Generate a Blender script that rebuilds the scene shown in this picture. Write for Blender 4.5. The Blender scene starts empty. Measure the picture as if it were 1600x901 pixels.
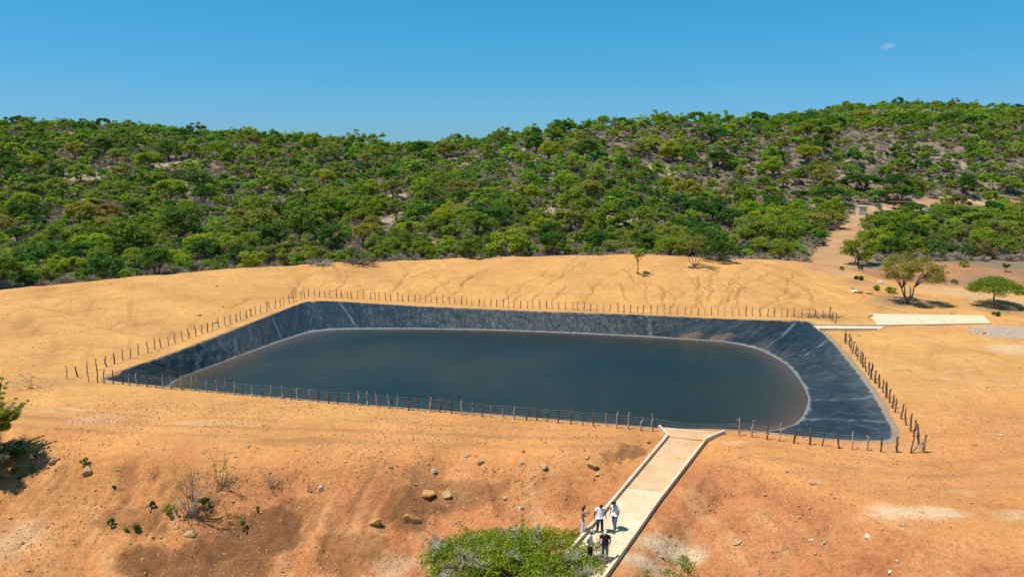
import bpy, math, random
import numpy as np
from mathutils import Vector

random.seed(7)
RNG = np.random.default_rng(11)
SC = bpy.context.scene
COL = SC.collection

# ------------------------------------------------------------------ camera
F = 1150.0
CAMZ = 20.0
PITCH = math.atan(210.0 / F)
cam_data = bpy.data.cameras.new('camera')
cam_data.sensor_width = 36.0
cam_data.lens = F / 1600.0 * 36.0
cam_data.clip_start = 0.5
cam_data.clip_end = 20000
cam = bpy.data.objects.new('camera', cam_data)
COL.objects.link(cam)
cam.location = (0, 0, CAMZ)
cam.rotation_euler = (math.radians(90) - PITCH, 0, 0)
SC.camera = cam

# ------------------------------------------------------------------ world and sun
SUN_EL, SUN_AZ = 66.0, -104.0        # azimuth clockwise from +Y: the sun stands to the left, a little behind us
sun_dir = Vector((math.sin(math.radians(SUN_AZ)) * math.cos(math.radians(SUN_EL)),
                  math.cos(math.radians(SUN_AZ)) * math.cos(math.radians(SUN_EL)),
                  math.sin(math.radians(SUN_EL))))
world = bpy.data.worlds.new('World')
SC.world = world
world.use_nodes = True
wn = world.node_tree
wn.nodes.clear()
w_out = wn.nodes.new('ShaderNodeOutputWorld')
w_bg = wn.nodes.new('ShaderNodeBackground')
w_sky = wn.nodes.new('ShaderNodeTexSky')
w_sky.sky_type = 'NISHITA'
w_sky.sun_disc = False
w_sky.sun_elevation = math.radians(SUN_EL)
w_sky.sun_rotation = math.radians(SUN_AZ)
w_sky.altitude = 400
w_sky.air_density = 1.0
w_sky.dust_density = 0.4
w_sky.ozone_density = 2.0
w_hsv = wn.nodes.new('ShaderNodeHueSaturation')
w_hsv.inputs['Saturation'].default_value = 1.0
w_hsv.inputs['Hue'].default_value = 0.5
w_hsv.inputs['Value'].default_value = 1.0
w_bg.inputs['Strength'].default_value = 0.075
wn.links.new(w_sky.outputs[0], w_hsv.inputs['Color'])
w_sep = wn.nodes.new('ShaderNodeSeparateColor'); w_com = wn.nodes.new('ShaderNodeCombineColor')
wn.links.new(w_hsv.outputs[0], w_sep.inputs[0])
for ch, (gain, gam) in enumerate(((0.425, 1.45), (0.575, 0.56), (1.02, 0.85))):
    # the camera's rendering of sky blue: a power curve per channel round a mid value of 10
    a = wn.nodes.new('ShaderNodeMath'); a.operation = 'DIVIDE'; a.inputs[1].default_value = 10.0
    p = wn.nodes.new('ShaderNodeMath'); p.operation = 'POWER'; p.inputs[1].default_value = gam
    q = wn.nodes.new('ShaderNodeMath'); q.operation = 'MULTIPLY'; q.inputs[1].default_value = gain * 10.0
    wn.links.new(w_sep.outputs[ch], a.inputs[0]); wn.links.new(a.outputs[0], p.inputs[0])
    wn.links.new(p.outputs[0], q.inputs[0]); wn.links.new(q.outputs[0], w_com.inputs[ch])
wn.links.new(w_com.outputs[0], w_bg.inputs['Color'])
wn.links.new(w_bg.outputs[0], w_out.inputs['Surface'])
sun = bpy.data.lights.new('sun', 'SUN')
sun.energy = 4.3
sun.angle = math.radians(0.53)
sun.color = (1.0, 0.95, 0.87)
sun_o = bpy.data.objects.new('sun', sun)
COL.objects.link(sun_o)
sun_o.rotation_euler = (-sun_dir).to_track_quat('-Z', 'Y').to_euler()
SC.view_settings.view_transform = 'Standard'
SC.view_settings.look = 'None'
SC.view_settings.gamma = 1.0
SC.view_settings.use_curve_mapping = False
SC.view_settings.exposure = 0.52
SC.cycles.max_bounces = 6
SC.cycles.transparent_max_bounces = 8

# ------------------------------------------------------------------ maths helpers
def _hash(ix, iy, seed):
    h = (ix.astype(np.int64) * 374761393 + iy.astype(np.int64) * 668265263 + seed * 974634777) & 0xFFFFFFFF
    h = ((h ^ (h >> 13)) * 1274126177) & 0xFFFFFFFF
    return ((h ^ (h >> 16)) & 0xFFFF) / 65535.0

def vnoise(x, y, seed=0):
    x = np.asarray(x, float); y = np.asarray(y, float)
    ix = np.floor(x); iy = np.floor(y)
    fx = x - ix; fy = y - iy
    fx = fx * fx * (3 - 2 * fx); fy = fy * fy * (3 - 2 * fy)
    a = _hash(ix, iy, seed); b = _hash(ix + 1, iy, seed)
    c = _hash(ix, iy + 1, seed); d = _hash(ix + 1, iy + 1, seed)
    return (a + (b - a) * fx) * (1 - fy) + (c + (d - c) * fx) * fy

def fbm(x, y, s, oct=4, seed=0):
    r = 0; amp = 1.0; tot = 0
    for k in range(oct):
        r = r + amp * (vnoise(x / s + 17.3 * k, y / s - 9.1 * k, seed + k) * 2 - 1)
        tot += amp; amp *= 0.5; s *= 0.5
    return r / tot

def sstep(a, b, x):
    t = np.clip((x - a) / (b - a), 0, 1)
    return t * t * (3 - 2 * t)

_c, _s = math.cos(PITCH), math.sin(PITCH)
def ray(px, py):
    rx = (px - 800.0) / F; ry = (450.0 - py) / F
    return rx, _c + ry * _s, -_s + ry * _c
def at(px, py, z=0.0):
    dx, dy, dz = ray(px, py)
    t = (z - CAMZ) / dz
    return np.array([dx * t, dy * t])

def seg_dist(X, Y, pts, closed=False):
    """distance to a polyline, and the running index of the closest point"""
    D = np.full(X.shape, 1e9); U = np.zeros(X.shape)
    n = len(pts)
    for i in range(n if closed else n - 1):
        a = pts[i]; b = pts[(i + 1) % n]
        v = b - a; L = max(v @ v, 1e-9)
        t = np.clip(((X - a[0]) * v[0] + (Y - a[1]) * v[1]) / L, 0, 1)
        d = np.hypot(X - a[0] - t * v[0], Y - a[1] - t * v[1])
        m = d < D
        D = np.where(m, d, D); U = np.where(m, i + t, U)
    return D, U

def inside(X, Y, pts):
    r = np.zeros(X.shape, bool); n = len(pts)
    for i in range(n):
        x1, y1 = pts[i]; x2, y2 = pts[(i + 1) % n]
        if y1 == y2: continue
        c = ((y1 > Y) != (y2 > Y)) & (X < (x2 - x1) * (Y - y1) / (y2 - y1) + x1)
        r ^= c
    return r

# ------------------------------------------------------------------ plan of the place
WATER_Z = -2.0
PAIRS = [((163,592),(266,603)), ((205,573),(278,592)), ((250,558),(300,583)), ((340,524),(370,557)), ((430,489),(435,534)),
         ((478,471),(482,519)), ((520,470),(530,514)), ((640,477),(640,513)), ((800,484),(800,516)),
         ((1000,491),(985,524)), ((1120,497),(1080,530)), ((1200,500),(1135,534)), ((1262,502),(1185,545)),
         ((1300,533),(1228,568)), ((1340,580),(1252,597)), ((1370,625),(1263,622)), ((1393,668),(1255,648)),
         ((1392,686),(1240,662)), ((1343,688),(1218,669)), ((1273,683),(1190,674))]
NEAR = [(1213,676), (1130,670), (1030,668), (800,649), (600,634), (400,617), (265,604)]
crest = [at(*a) for a, b in PAIRS] + [at(*a) for a in NEAR]
water = [at(*b, z=WATER_Z) for a, b in PAIRS]
for k, a in enumerate(NEAR):
    p = at(*a)
    water.append(np.array([p[0] * 0.93 - 0.4 if p[0] < 0 else p[0] * 0.9, p[1] + 3.2]))
water[-1][0] = water[0][0] + 1.0
crest = np.array(crest); water = np.array(water)

fence_near = [at(139,596), at(1020,673)]
fence_left = [at(105,592), at(148,578), at(300,526.5), at(482,463)]
fence_far = [at(482,463), at(575,467), at(680,473), at(800,480), at(1000,489), at(1190,494), at(1296,496)]
fence_right = [at(1320,532), at(1335,554), at(1353,579), at(1375,610), at(1396,639), at(1420,669), at(1442,704)]
fence_near_r = [at(1154,680), at(1192,685), at(1232,690), at(1273,695), at(1319,700), at(1367,704), at(1414,707), at(1442,706)]
ring = np.array([at(105,592), at(148,578), at(300,526.5), at(482,463), at(575,467), at(800,480), at(1000,489), at(1296,495),
                 at(1320,532), at(1375,610), at(1442,704), at(1273,695), at(1154,680), at(1020,673), at(600,636), at(139,596)])

# crest line of the sand bank behind the pool: pixel x, pixel y, height
BANK = [(-150,480,2.2), (0,455,2.4), (170,438,2.4), (350,421,2.6), (520,411,2.9), (640,408,2.8), (780,402,3.0), (900,398,3.2), (960,399,3.0),
        (1000,397,3.3), (1060,400,3.2), (1130,405,2.8), (1200,404,2.8), (1280,412,2.0), (1345,430,1.0), (1405,446,0.3), (1520,455,0.0)]
bank_pts = np.array([at(a, b, h) for a, b, h in BANK])
bank_h = np.array([h for a, b, h in BANK])
_t = np.linspace(0, len(BANK) - 1, 60)
BANK_D = np.column_stack([np.interp(_t, np.arange(len(BANK)), bank_pts[:, 0]), np.interp(_t, np.arange(len(BANK)), bank_pts[:, 1])])
BANK_DH = np.interp(_t, np.arange(len(BANK)), bank_h)
for _p in ((1352,496),(1380,500),(1420,500),(1460,500),(1500,500),(1545,500),(1335,515),(1400,520),(1480,520),(1330,540),(1420,485),(1480,480),(1540,480)):
    BANK_D = np.vstack([BANK_D, at(*_p)]); BANK_DH = np.append(BANK_DH, 0.0)

# ramp down the outer face of the dam
ramp_top = (at(1042,680) + at(1104,688)) / 2
RZ0, RSLOPE = -0.02, 0.155
def ramp_z(y):
    return RZ0 - np.clip(ramp_top[1] - y, -0.5, 40) * RSLOPE
def at_ramp(px, py):
    y = 50.0
    for _ in range(30):
        y = at(px, py, float(ramp_z(y)))[1]
    return at(px, py, float(ramp_z(y)))
rl = [at(1030,668), at_ramp(1043,682), at_ramp(963,777), at_ramp(872,884), at_ramp(800,969)]
rr = [at(1132,676), at_ramp(1102,689), at_ramp(1030,782), at_ramp(958,884), at_ramp(890,978)]
ramp_mid = np.array([(a + b) / 2 for a, b in zip(rl, rr)])

# outer edge of the dam top (pixel x, y at z=0) and how far the ground drops in front of it
EDGE = [(-400,600,3.0,9), (0,668,3.4,9), (120,690,4.0,9), (300,700,5.0,9.5), (520,700,5.2,9.5), (700,700,4.8,9), (860,712,3.9,8),
        (960,715,3.2,8), (1020,700,2.8,11), (1120,700,2.3,12), (1250,745,2.1,12), (1420,810,1.7,12), (1600,850,1.3,12), (2100,880,1.0,12)]
edge_w = np.array([[*at(a, b), d, l] for a, b, d, l in EDGE])

RIDGE_X = np.array([-900, -420, -215, -160, -120, -85, -55, -42, -20, 10, 35, 60, 90, 125, 150, 190, 230, 300, 420, 700, 1200], float)
RIDGE_P = np.array([190, 188, 190, 194, 204, 214, 223, 226, 221, 208, 193, 189, 190, 192, 189, 182, 176, 172, 172, 180, 195], float)
def ridge_y(x):
    return 300 + 30 * np.exp(-((x + 45) / 40) ** 2) + 70 * sstep(60, 240, x) + 14 * np.sin(x / 37.0)
def ridge_z(x):
    d = ridge_y(x)
    return CAMZ + (240 - np.interp(x * 300 / d, RIDGE_X, RIDGE_P)) / F * d * 1.02 - 3.3

CUTS = [(*at(982, 712), 2.3, 0.85), (*at(925, 732), 1.8, 0.35), (*at(760, 735), 3.0, 0.18), (*at(200, 760), 4.0, 0.2), (*at(1112, 775, -0.8), 1.3, 0.35), (*at(400, 840, -3), 4.0, 0.3), (*at(650, 800, -2.5), 3.0, 0.28)]
def H0(x, y):
    """height of the ground"""
    x = np.asarray(x, float); y = np.asarray(y, float)
    z = 0.05 * fbm(x, y, 9, 3, 3)
    # sand bank
    reg = (y > 45) & (y < 190) & (np.abs(x) < 150)
    if reg.any():
        X = x[reg]; Y = y[reg]
        ins = inside(X, Y, ring)
        df, _ = seg_dist(X, Y, ring, True)
        df = np.where(ins, 0, np.maximum(df - 1.6, 0))
        dc, uc = seg_dist(X, Y, bank_pts)
        hc = np.zeros(X.shape); ws = np.zeros(X.shape)
        for (bx, by), bh in zip(BANK_D, BANK_DH):
            w = 1.0 / ((X - bx) ** 2 + (Y - by) ** 2 + 0.5) ** 2
            hc += w * bh; ws += w
        hc /= ws
        yc = np.interp(X, bank_pts[:, 0], bank_pts[:, 1])
        behind = Y > yc
        t = df / (df + dc + 1e-6)
        front = hc * (0.35 * t + 0.65 * np.sin(np.clip(t, 0, 1) * math.pi / 2) ** 1.15)
        back = hc * np.exp(-(dc / 7.0) ** 2) + 0.9 * (1 - np.exp(-(dc / 12.0) ** 2)) * np.clip(hc, 0, 1)
        zb = np.where(behind, back, front)
        side = np.clip((Y - np.interp(X, [-80, -45, 30, 60], [52, 57, 60, 60])) / 8, 0, 1)
        zb = zb * np.where(X < 0, side, 1) * sstep(-130, -90, X)
        zb = zb * (1 + 0.07 * fbm(X, Y, 5, 3, 41)) + 0.10 * np.clip(df / 4, 0, 1) * fbm(X, Y, 3.0, 3, 5)
        z[reg] += zb
    # hills
    yr = ridge_y(x); zr = ridge_z(x)
    yb = 138 + 20 * sstep(20, 60, x) + 8 * np.sin(x / 23.0) + 14 * np.exp(-((x - 58) / 18) ** 2)
    t = np.clip((y - yb) / (yr - yb), 0, 1)
    prof = 0.72 * t + 0.28 * sstep(0, 1, t)
    flat = sstep(40, 75, x)
    prof = prof * (1 - flat) + flat * (0.10 * np.clip(t / 0.4, 0, 1) + 0.90 * sstep(0.30, 1.0, t) ** 0.95)
    far = np.clip((y - yr) / 1600, 0, 1)
    zh = zr * prof * (1 - 0.75 * far)
    zh = zh + np.where(t > 0, sstep(0, 0.25, t) * (2.0 * fbm(x, y, 46, 4, 21)) * (1 - far), 0)
    z = z + zh
    # far hill on the right
    z = z + 33 * np.exp(-((x - 395) / 190) ** 2 - ((y - 760) / 150) ** 2)
    # outer face of the dam
    e = np.interp(x, edge_w[:, 0], edge_w[:, 1]); dr = np.interp(x, edge_w[:, 0], edge_w[:, 2]); ln = np.interp(x, edge_w[:, 0], edge_w[:, 3])
    e = e + 0.9 * fbm(x, y * 0.3, 5, 3, 61)
    s = e - y
    zf = -dr * sstep(-0.12, 1, s / ln) - 0.02 * np.clip(s - ln, 0, 60)
    face = sstep(0.0, 0.25, s / ln) * (1 - sstep(0.75, 1.3, s / ln))
    gul = fbm(x * 1.0 + 0.35 * y, y * 0.16, 1.5, 3, 71)
    zf = zf - sstep(0.3, 2.2, s) * 0.22 * sstep(0.22, 0.36, fbm(x + 0.5 * y, y * 0.45, 1.3, 4, 133))
    zf = zf + face * (0.05 * gul + 0.30 * fbm(x, y, 2.4, 5, 72) - 0.22 * sstep(0.02, 0.10, fbm(x + 0.4 * y, y, 3.0, 4, 75)))
    z = z + zf + sstep(0, 3, s) * 0.14 * fbm(x, y, 1.2, 4, 73) + 0.05 * fbm(x, y, 1.1, 3, 74)
    for (cx_, cy_, rr_, am_) in CUTS:
        q = np.hypot((x - cx_) / rr_, (y - cy_) / (rr_ * 0.8))
        w = 1 - sstep(0.4, 1.0, q)
        fn = fbm(x + 0.6 * y, y, 1.6, 4, 91)
        z = z - w * am_ * (0.6 * sstep(-0.02, 0.07, fn) + 0.4 * sstep(0.22, 0.30, fn) + 0.35 * np.abs(fn))
    # cutting of the ramp
    near = (y < 60) & (np.abs(x - 8) < 26)
    if near.any():
        d, u = seg_dist(x[near], y[near], ramp_mid)
        hw = 2.05 + 0.9 * np.clip(1 - u, 0, 1)
        k = 1 - sstep(0, 1, (d - hw) / 1.9)
        k = np.where(y[near] > ramp_top[1] + 0.5, 0, k)
        z[near] = z[near] * (1 - k) + (ramp_z(y[near]) - 0.06) * k
    return z

def H(x, y):
    x = np.atleast_1d(np.asarray(x, float)); y = np.atleast_1d(np.asarray(y, float))
    z = H0(x, y)
    reg = (y > 48) & (y < 108) & (np.abs(x) < 60)
    if reg.any():
        X = x[reg]; Y = y[reg]
        ins = inside(X, Y, crest)
        d, _ = seg_dist(X, Y, crest, True)
        zz = z[reg]
        flat = 1 - sstep(0.6, 2.6, d)
        zz = np.where(ins, -np.clip((d + 0.03) * 7.0, 0, 4.5), zz * (1 - flat))
        z[reg] = zz
    return z
def hz(x, y):
    return float(H(x, y)[0])

def hit(px, py, tmax=900):
    """where the ray of a picture point meets the ground"""
    dx, dy, dz = ray(px, py)
    t = np.concatenate([np.arange(30, 200, 0.5), np.arange(200, tmax, 1.5)])
    g = H(dx * t, dy * t) - (CAMZ + dz * t)
    k = np.argmax(g > 0)
    if g[k] <= 0: return np.array([dx * 300, dy * 300, hz(dx * 300, dy * 300)])
    a, b = t[k - 1], t[k]
    for _ in range(14):
        m = (a + b) / 2
        if hz(dx * m, dy * m) > CAMZ + dz * m: b = m
        else: a = m
    return np.array([dx * b, dy * b, hz(dx * b, dy * b)])
def pxm(p):
    """metres per picture pixel at a point"""
    return (p[1] * _c + (CAMZ - p[2]) * _s) / F
def project(x, y, z):
    d = y * _c - (z - CAMZ) * _s
    return 800 + F * x / d, 450 - F * (y * _s + (z - CAMZ) * _c) / d

# ------------------------------------------------------------------ materials
def new_mat(name):
    m = bpy.data.materials.new(name); m.use_nodes = True
    nt = m.node_tree; b = nt.nodes['Principled BSDF']
    b.inputs['Roughness'].default_value = 0.85
    if 'Specular IOR Level' in b.inputs: b.inputs['Specular IOR Level'].default_value = 0.25
    return m, nt, b
def N(nt, t, **kw):
    n = nt.nodes.new(t)
    for k, v in kw.items():
        if k in n.inputs: n.inputs[k].default_value = v
        else: setattr(n, k, v)
    return n
def noise(nt, scale, detail=4, rough=0.55, vec=None, out='Fac', dist=0.0):
    n = N(nt, 'ShaderNodeTexNoise', Scale=scale, Detail=detail, Roughness=rough, Distortion=dist)
    if vec is not None: nt.links.new(vec, n.inputs['Vector'])
    return n.outputs[out]
def ramp(nt, fac, stops):
    r = nt.nodes.new('ShaderNodeValToRGB')
    nt.links.new(fac, r.inputs[0])
    while len(r.color_ramp.elements) < len(stops): r.color_ramp.elements.new(0.5)
    for e, (p, c) in zip(r.color_ramp.elements, stops):
        e.position = p; e.color = (*c, 1) if len(c) == 3 else c
    return r.outputs[0]
def mix(nt, a, b, fac, mode='MIX'):
    m = nt.nodes.new('ShaderNodeMix'); m.data_type = 'RGBA'; m.blend_type = mode
    for s, v in ((0, fac), (6, a), (7, b)):
        if hasattr(v, 'links') or isinstance(v, bpy.types.NodeSocket): nt.links.new(v, m.inputs[s])
        else: m.inputs[s].default_value = v if not isinstance(v, tuple) else (*v, 1)
    return m.outputs[2]
def math_(nt, op, a, b=0.0, c=None):
    m = N(nt, 'ShaderNodeMath', operation=op)
    for i, v in enumerate((a, b, c)):
        if v is None: continue
        if isinstance(v, bpy.types.NodeSocket): nt.links.new(v, m.inputs[i])
        else: m.inputs[i].default_value = v
    return m.outputs[0]
def bump(nt, h, strength, dist, b, prev=None):
    n = N(nt, 'ShaderNodeBump', Distance=dist)
    if isinstance(strength, bpy.types.NodeSocket): nt.links.new(strength, n.inputs['Strength'])
    else: n.inputs['Strength'].default_value = strength
    nt.links.new(h, n.inputs['Height'])
    if prev is not None: nt.links.new(prev, n.inputs['Normal'])
    nt.links.new(n.outputs[0], b.inputs['Normal'])
    return n.outputs[0]
def pos(nt):
    return N(nt, 'ShaderNodeNewGeometry').outputs['Position']
def mapped(nt, vec, scale, rot=(0, 0, 0)):
    m = N(nt, 'ShaderNodeMapping')
    nt.links.new(vec, m.inputs['Vector'])
    m.inputs['Scale'].default_value = scale; m.inputs['Rotation'].default_value = rot
    return m.outputs[0]

def simple(name, col, rough=0.85, var=0.25, scale=8.0, bmp=0.3, bd=0.02, metal=0.0, spec=0.25):
    m, nt, b = new_mat(name)
    o = N(nt, 'ShaderNodeTexCoord').outputs['Object']
    n = noise(nt, scale, 5, 0.6, o)
    lo = tuple(c * (1 - var) for c in col); hi = tuple(min(1, c * (1 + var)) for c in col)
    c = ramp(nt, n, [(0.3, lo), (0.7, hi)])
    nt.links.new(c, b.inputs['Base Color'])
    b.inputs['Roughness'].default_value = rough; b.inputs['Metallic'].default_value = metal
    if 'Specular IOR Level' in b.inputs: b.inputs['Specular IOR Level'].default_value = spec
    if bmp: bump(nt, noise(nt, scale * 4, 4, 0.6, o), bmp, bd, b)
    return m

def ground_material():
    m, nt, b = new_mat('bare_soil')
    p = pos(nt)
    a = N(nt, 'ShaderNodeAttribute', attribute_name='soil').outputs['Color']
    k = N(nt, 'ShaderNodeAttribute', attribute_name='rough').outputs['Fac']
    big = ramp(nt, noise(nt, 0.16, 5, 0.6, p), [(0.28, (0.84, 0.81, 0.79)), (0.72, (1.12, 1.13, 1.12))])
    c = mix(nt, a, big, 1.0, 'MULTIPLY')
    streak = ramp(nt, noise(nt, 0.9, 6, 0.68, mapped(nt, p, (0.22, 1.0, 1.0), (0, 0, 0.12)), dist=1.2), [(0.33, (0.80, 0.76, 0.72)), (0.5, (1, 1, 1)), (0.75, (1.08, 1.09, 1.1))])
    c = mix(nt, c, streak, 0.55, 'MULTIPLY')
    fine = ramp(nt, noise(nt, 2.6, 8, 0.75, p), [(0.32, (0.70, 0.66, 0.62)), (0.47, (0.98, 0.98, 0.98)), (0.70, (1.13, 1.14, 1.15))])
    c = mix(nt, c, fine, math_(nt, 'MULTIPLY_ADD', k, 0.6, 0.4), 'MULTIPLY')
    gr = ramp(nt, noise(nt, 5.5, 6, 0.85, p), [(0.36, (0.42, 0.35, 0.30)), (0.45, (0.97, 0.97, 0.97)), (0.62, (1.05, 1.05, 1.05)), (0.72, (1.3, 1.32, 1.36))])
    c = mix(nt, c, gr, math_(nt, 'MULTIPLY_ADD', k, 0.5, 0.45), 'MULTIPLY')
    crk = ramp(nt, noise(nt, 0.8, 8, 0.78, mapped(nt, p, (1.0, 0.55, 1.0), (0, 0, 0.5)), dist=2.0), [(0.478, (1, 1, 1)), (0.495, (0.66, 0.58, 0.52)), (0.512, (1, 1, 1))])
    c = mix(nt, c, crk, 0.8, 'MULTIPLY')
    dk = ramp(nt, noise(nt, 13.0, 4, 0.7, p), [(0.30, (0.45, 0.36, 0.30)), (0.36, (1, 1, 1)), (0.68, (1, 1, 1)), (0.74, (1.35, 1.38, 1.42))])
    c = mix(nt, c, dk, 0.8, 'MULTIPLY')
    # pebbles and clods
    v = N(nt, 'ShaderNodeTexVoronoi', Scale=1.7); nt.links.new(p, v.inputs['Vector'])
    sp = ramp(nt, v.outputs['Distance'], [(0.07, (1, 1, 1)), (0.11, (0, 0, 0))])
    gate = ramp(nt, noise(nt, 0.45, 4, 0.6, p), [(0.46, (0, 0, 0)), (0.62, (1, 1, 1))])
    w = math_(nt, 'MULTIPLY', math_(nt, 'MULTIPLY', sp, gate), 0.75)
    sc_ = ramp(nt, v.outputs['Color'], [(0.35, (0.14, 0.075, 0.04)), (0.6, (0.42, 0.25, 0.13)), (0.9, (0.62, 0.45, 0.30))])
    c = mix(nt, c, sc_, w)
    nt.links.new(c, b.inputs['Base Color'])
    b.inputs['Roughness'].default_value = 0.95
    b.inputs['Specular IOR Level'].default_value = 0.1
    h1 = noise(nt, 1.1, 9, 0.72, p)
    n1 = bump(nt, h1, math_(nt, 'MULTIPLY_ADD', k, 0.6, 0.3), 0.32, b)
    n2 = bump(nt, noise(nt, 5.0, 7, 0.75, p), 0.5, 0.09, b, n1)
    return m
M_GROUND = ground_material()

# ------------------------------------------------------------------ mesh helpers
def mesh_np(name, verts, faces, mat, smooth=False, col=None, colname='tint'):
    """faces: int array (n,k) or a list of such arrays"""
    verts = np.asarray(verts, np.float32)
    fl = faces if isinstance(faces, list) else [faces]
    fl = [np.asarray(f, np.int32) for f in fl if len(f)]
    me = bpy.data.meshes.new(name)
    me.vertices.add(len(verts)); me.vertices.foreach_set('co', verts.ravel())
    nl = sum(f.size for f in fl); nf = sum(len(f) for f in fl)
    me.loops.add(nl); me.loops.foreach_set('vertex_index', np.concatenate([f.ravel() for f in fl]))
    starts = []; o = 0
    for f in fl:
        starts.append(o + np.arange(len(f)) * f.shape[1]); o += f.size
    me.polygons.add(nf)
    me.polygons.foreach_set('loop_start', np.concatenate(starts).astype(np.int32))
    me.polygons.foreach_set('use_smooth', np.full(nf, bool(smooth)))
    me.update(calc_edges=True)
    if col is not None:
        at_ = me.color_attributes.new(colname, 'FLOAT_COLOR', 'POINT')
        c4 = np.ones((len(verts), 4), np.float32); c4[:, :3] = col
        at_.data.foreach_set('color', c4.ravel())
    if mat is not None: me.materials.append(mat)
    return me
def link(name, me, parent=None, loc=None, rz=0.0):
    o = bpy.data.objects.new(name, me); COL.objects.link(o)
    if parent is not None: o.parent = parent
    if loc is not None: o.location = [float(v) for v in loc]
    if rz: o.rotation_euler = (0, 0, rz)
    return o
def tag(o, label=None, cat=None, group=None, kind=None):
    if label: o['label'] = label
    if cat: o['category'] = cat
    if group: o['group'] = group
    if kind: o['kind'] = kind
    return o
def empty(name, loc, label, cat, group=None, rz=0.0):
    o = bpy.data.objects.new(name, None); COL.objects.link(o)
    o.empty_display_size = 0.3
    o.location = [float(v) for v in loc]; o.rotation_euler = (0, 0, rz)
    return tag(o, label, cat, group)
class MB:
    def __init__(s): s.v = []; s.f = {}; s.n = 0
    def add(s, v, f):
        f = np.asarray(f) + s.n
        s.f.setdefault(f.shape[1], []).append(f); s.v.append(np.asarray(v, float)); s.n += len(v)
    def tube(s, pts, rad, sides=6, cap=True):
        pts = np.asarray(pts, float); n = len(pts)
        rad = np.broadcast_to(rad, (n,)).astype(float)
        tg = np.gradient(pts, axis=0); tg /= np.linalg.norm(tg, axis=1)[:, None] + 1e-9
        up = np.array([0, 0, 1.0]) if abs(tg[0][2]) < 0.8 else np.array([1.0, 0, 0])
        a = np.cross(tg, up); a /= np.linalg.norm(a, axis=1)[:, None] + 1e-9
        b = np.cross(tg, a)
        th = np.arange(sides) * 2 * math.pi / sides
        V = pts[:, None, :] + rad[:, None, None] * (np.cos(th)[None, :, None] * a[:, None, :] + np.sin(th)[None, :, None] * b[:, None, :])
        V = V.reshape(-1, 3)
        i = np.arange(n - 1)[:, None] * sides; j = np.arange(sides)[None, :]; j2 = (j + 1) % sides
        f = np.stack([i + j, i + j2, i + sides + j2, i + sides + j], -1).reshape(-1, 4)
        if cap:
            V = np.vstack([V, pts[0], pts[-1]]); c0 = n * sides
            jj = np.arange(sides); k2 = (jj + 1) % sides
            f3 = np.vstack([np.stack([np.full(sides, c0), k2, jj], -1), np.stack([np.full(sides, c0 + 1), (n - 1) * sides + jj, (n - 1) * sides + k2], -1)])
            s.f.setdefault(3, []).append(f3 + s.n)
        s.add(V, f)
    def box(s, c, size, rz=0.0):
        x, y, z = [q / 2 for q in size]
        v = np.array([(i, j, k) for i in (-x, x) for j in (-y, y) for k in (-z, z)])
        cs, sn = math.cos(rz), math.sin(rz)
        v = np.stack([v[:, 0] * cs - v[:, 1] * sn, v[:, 0] * sn + v[:, 1] * cs, v[:, 2]], -1) + np.asarray(c, float)
        s.add(v, [(0, 1, 3, 2), (4, 6, 7, 5), (0, 4, 5, 1), (2, 3, 7, 6), (0, 2, 6, 4), (1, 5, 7, 3)])
    def mesh(s, name, mat, smooth=False, col=None):
        return mesh_np(name, np.vstack(s.v), [np.vstack(f) for f in s.f.values()], mat, smooth, col)
    def build(s, name, mat, parent=None, smooth=False, loc=None):
        return link(name, s.mesh(name, mat, smooth), parent, loc)

# ------------------------------------------------------------------ ground sheet
def axis(parts):
    out = []
    for a, b, st in parts: out += list(np.arange(a, b, st))
    return out
gx = axis([(-50, 50, 0.22)])
def grow(v, st, k, end):
    o = []
    while v < end:
        st = min(st * k, 400); v += st; o.append(v)
    return o
right = grow(gx[-1], 0.3, 1.045, 2900); left = [-v for v in right][::-1]
gx = np.array(left + gx + right)
gy = [-v for v in grow(-20, 0.6, 1.2, 400)][::-1] + axis([(20, 32, 0.6), (32, 60, 0.19), (60, 140, 0.32)])
gy = np.array(gy + grow(gy[-1], 0.35, 1.022, 3600))
GX, GY = np.meshgrid(gx, gy)
GZ = H(GX.ravel(), GY.ravel()).reshape(GX.shape)
def H(x, y):
    x = np.atleast_1d(np.asarray(x, float)); y = np.atleast_1d(np.asarray(y, float))
    j = np.clip(np.searchsorted(gx, x) - 1, 0, len(gx) - 2); i = np.clip(np.searchsorted(gy, y) - 1, 0, len(gy) - 2)
    fx = (x - gx[j]) / (gx[j + 1] - gx[j]); fy = (y - gy[i]) / (gy[i + 1] - gy[i])
    return (GZ[i, j] * (1 - fx) + GZ[i, j + 1] * fx) * (1 - fy) + (GZ[i + 1, j] * (1 - fx) + GZ[i + 1, j + 1] * fx) * fy

X = GX.ravel(); Y = GY.ravel()
SAND = np.array([0.55, 0.286, 0.098]); SAND_NEAR = np.array([0.545, 0.240, 0.085]); REDS = np.array([0.42, 0.195, 0.088])
BROWN = np.array([0.205, 0.094, 0.040]); PALE = np.array([0.62, 0.46, 0.30]); HILL = np.array([0.225, 0.165, 0.11]); GREYS = np.array([0.19, 0.15, 0.115])
ROCKY = np.array([0.42, 0.32, 0.23])
n_big = fbm(X, Y, 14, 4, 101); n_mid = fbm(X, Y, 3.2, 4, 102); n_sm = fbm(X, Y, 1.0, 3, 103)
colr = np.tile(SAND, (len(X), 1))
rgh = np.full(len(X), 0.25)
def blend(c, w):
    w = np.clip(w, 0, 1)[:, None]
    colr[:] = colr * (1 - w) + c * w
nearw = 1 - sstep(46, 64, Y + 3 * n_big - 0.10 * np.clip(X, 0, 60))
blend(SAND_NEAR, nearw * 0.9)
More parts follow.
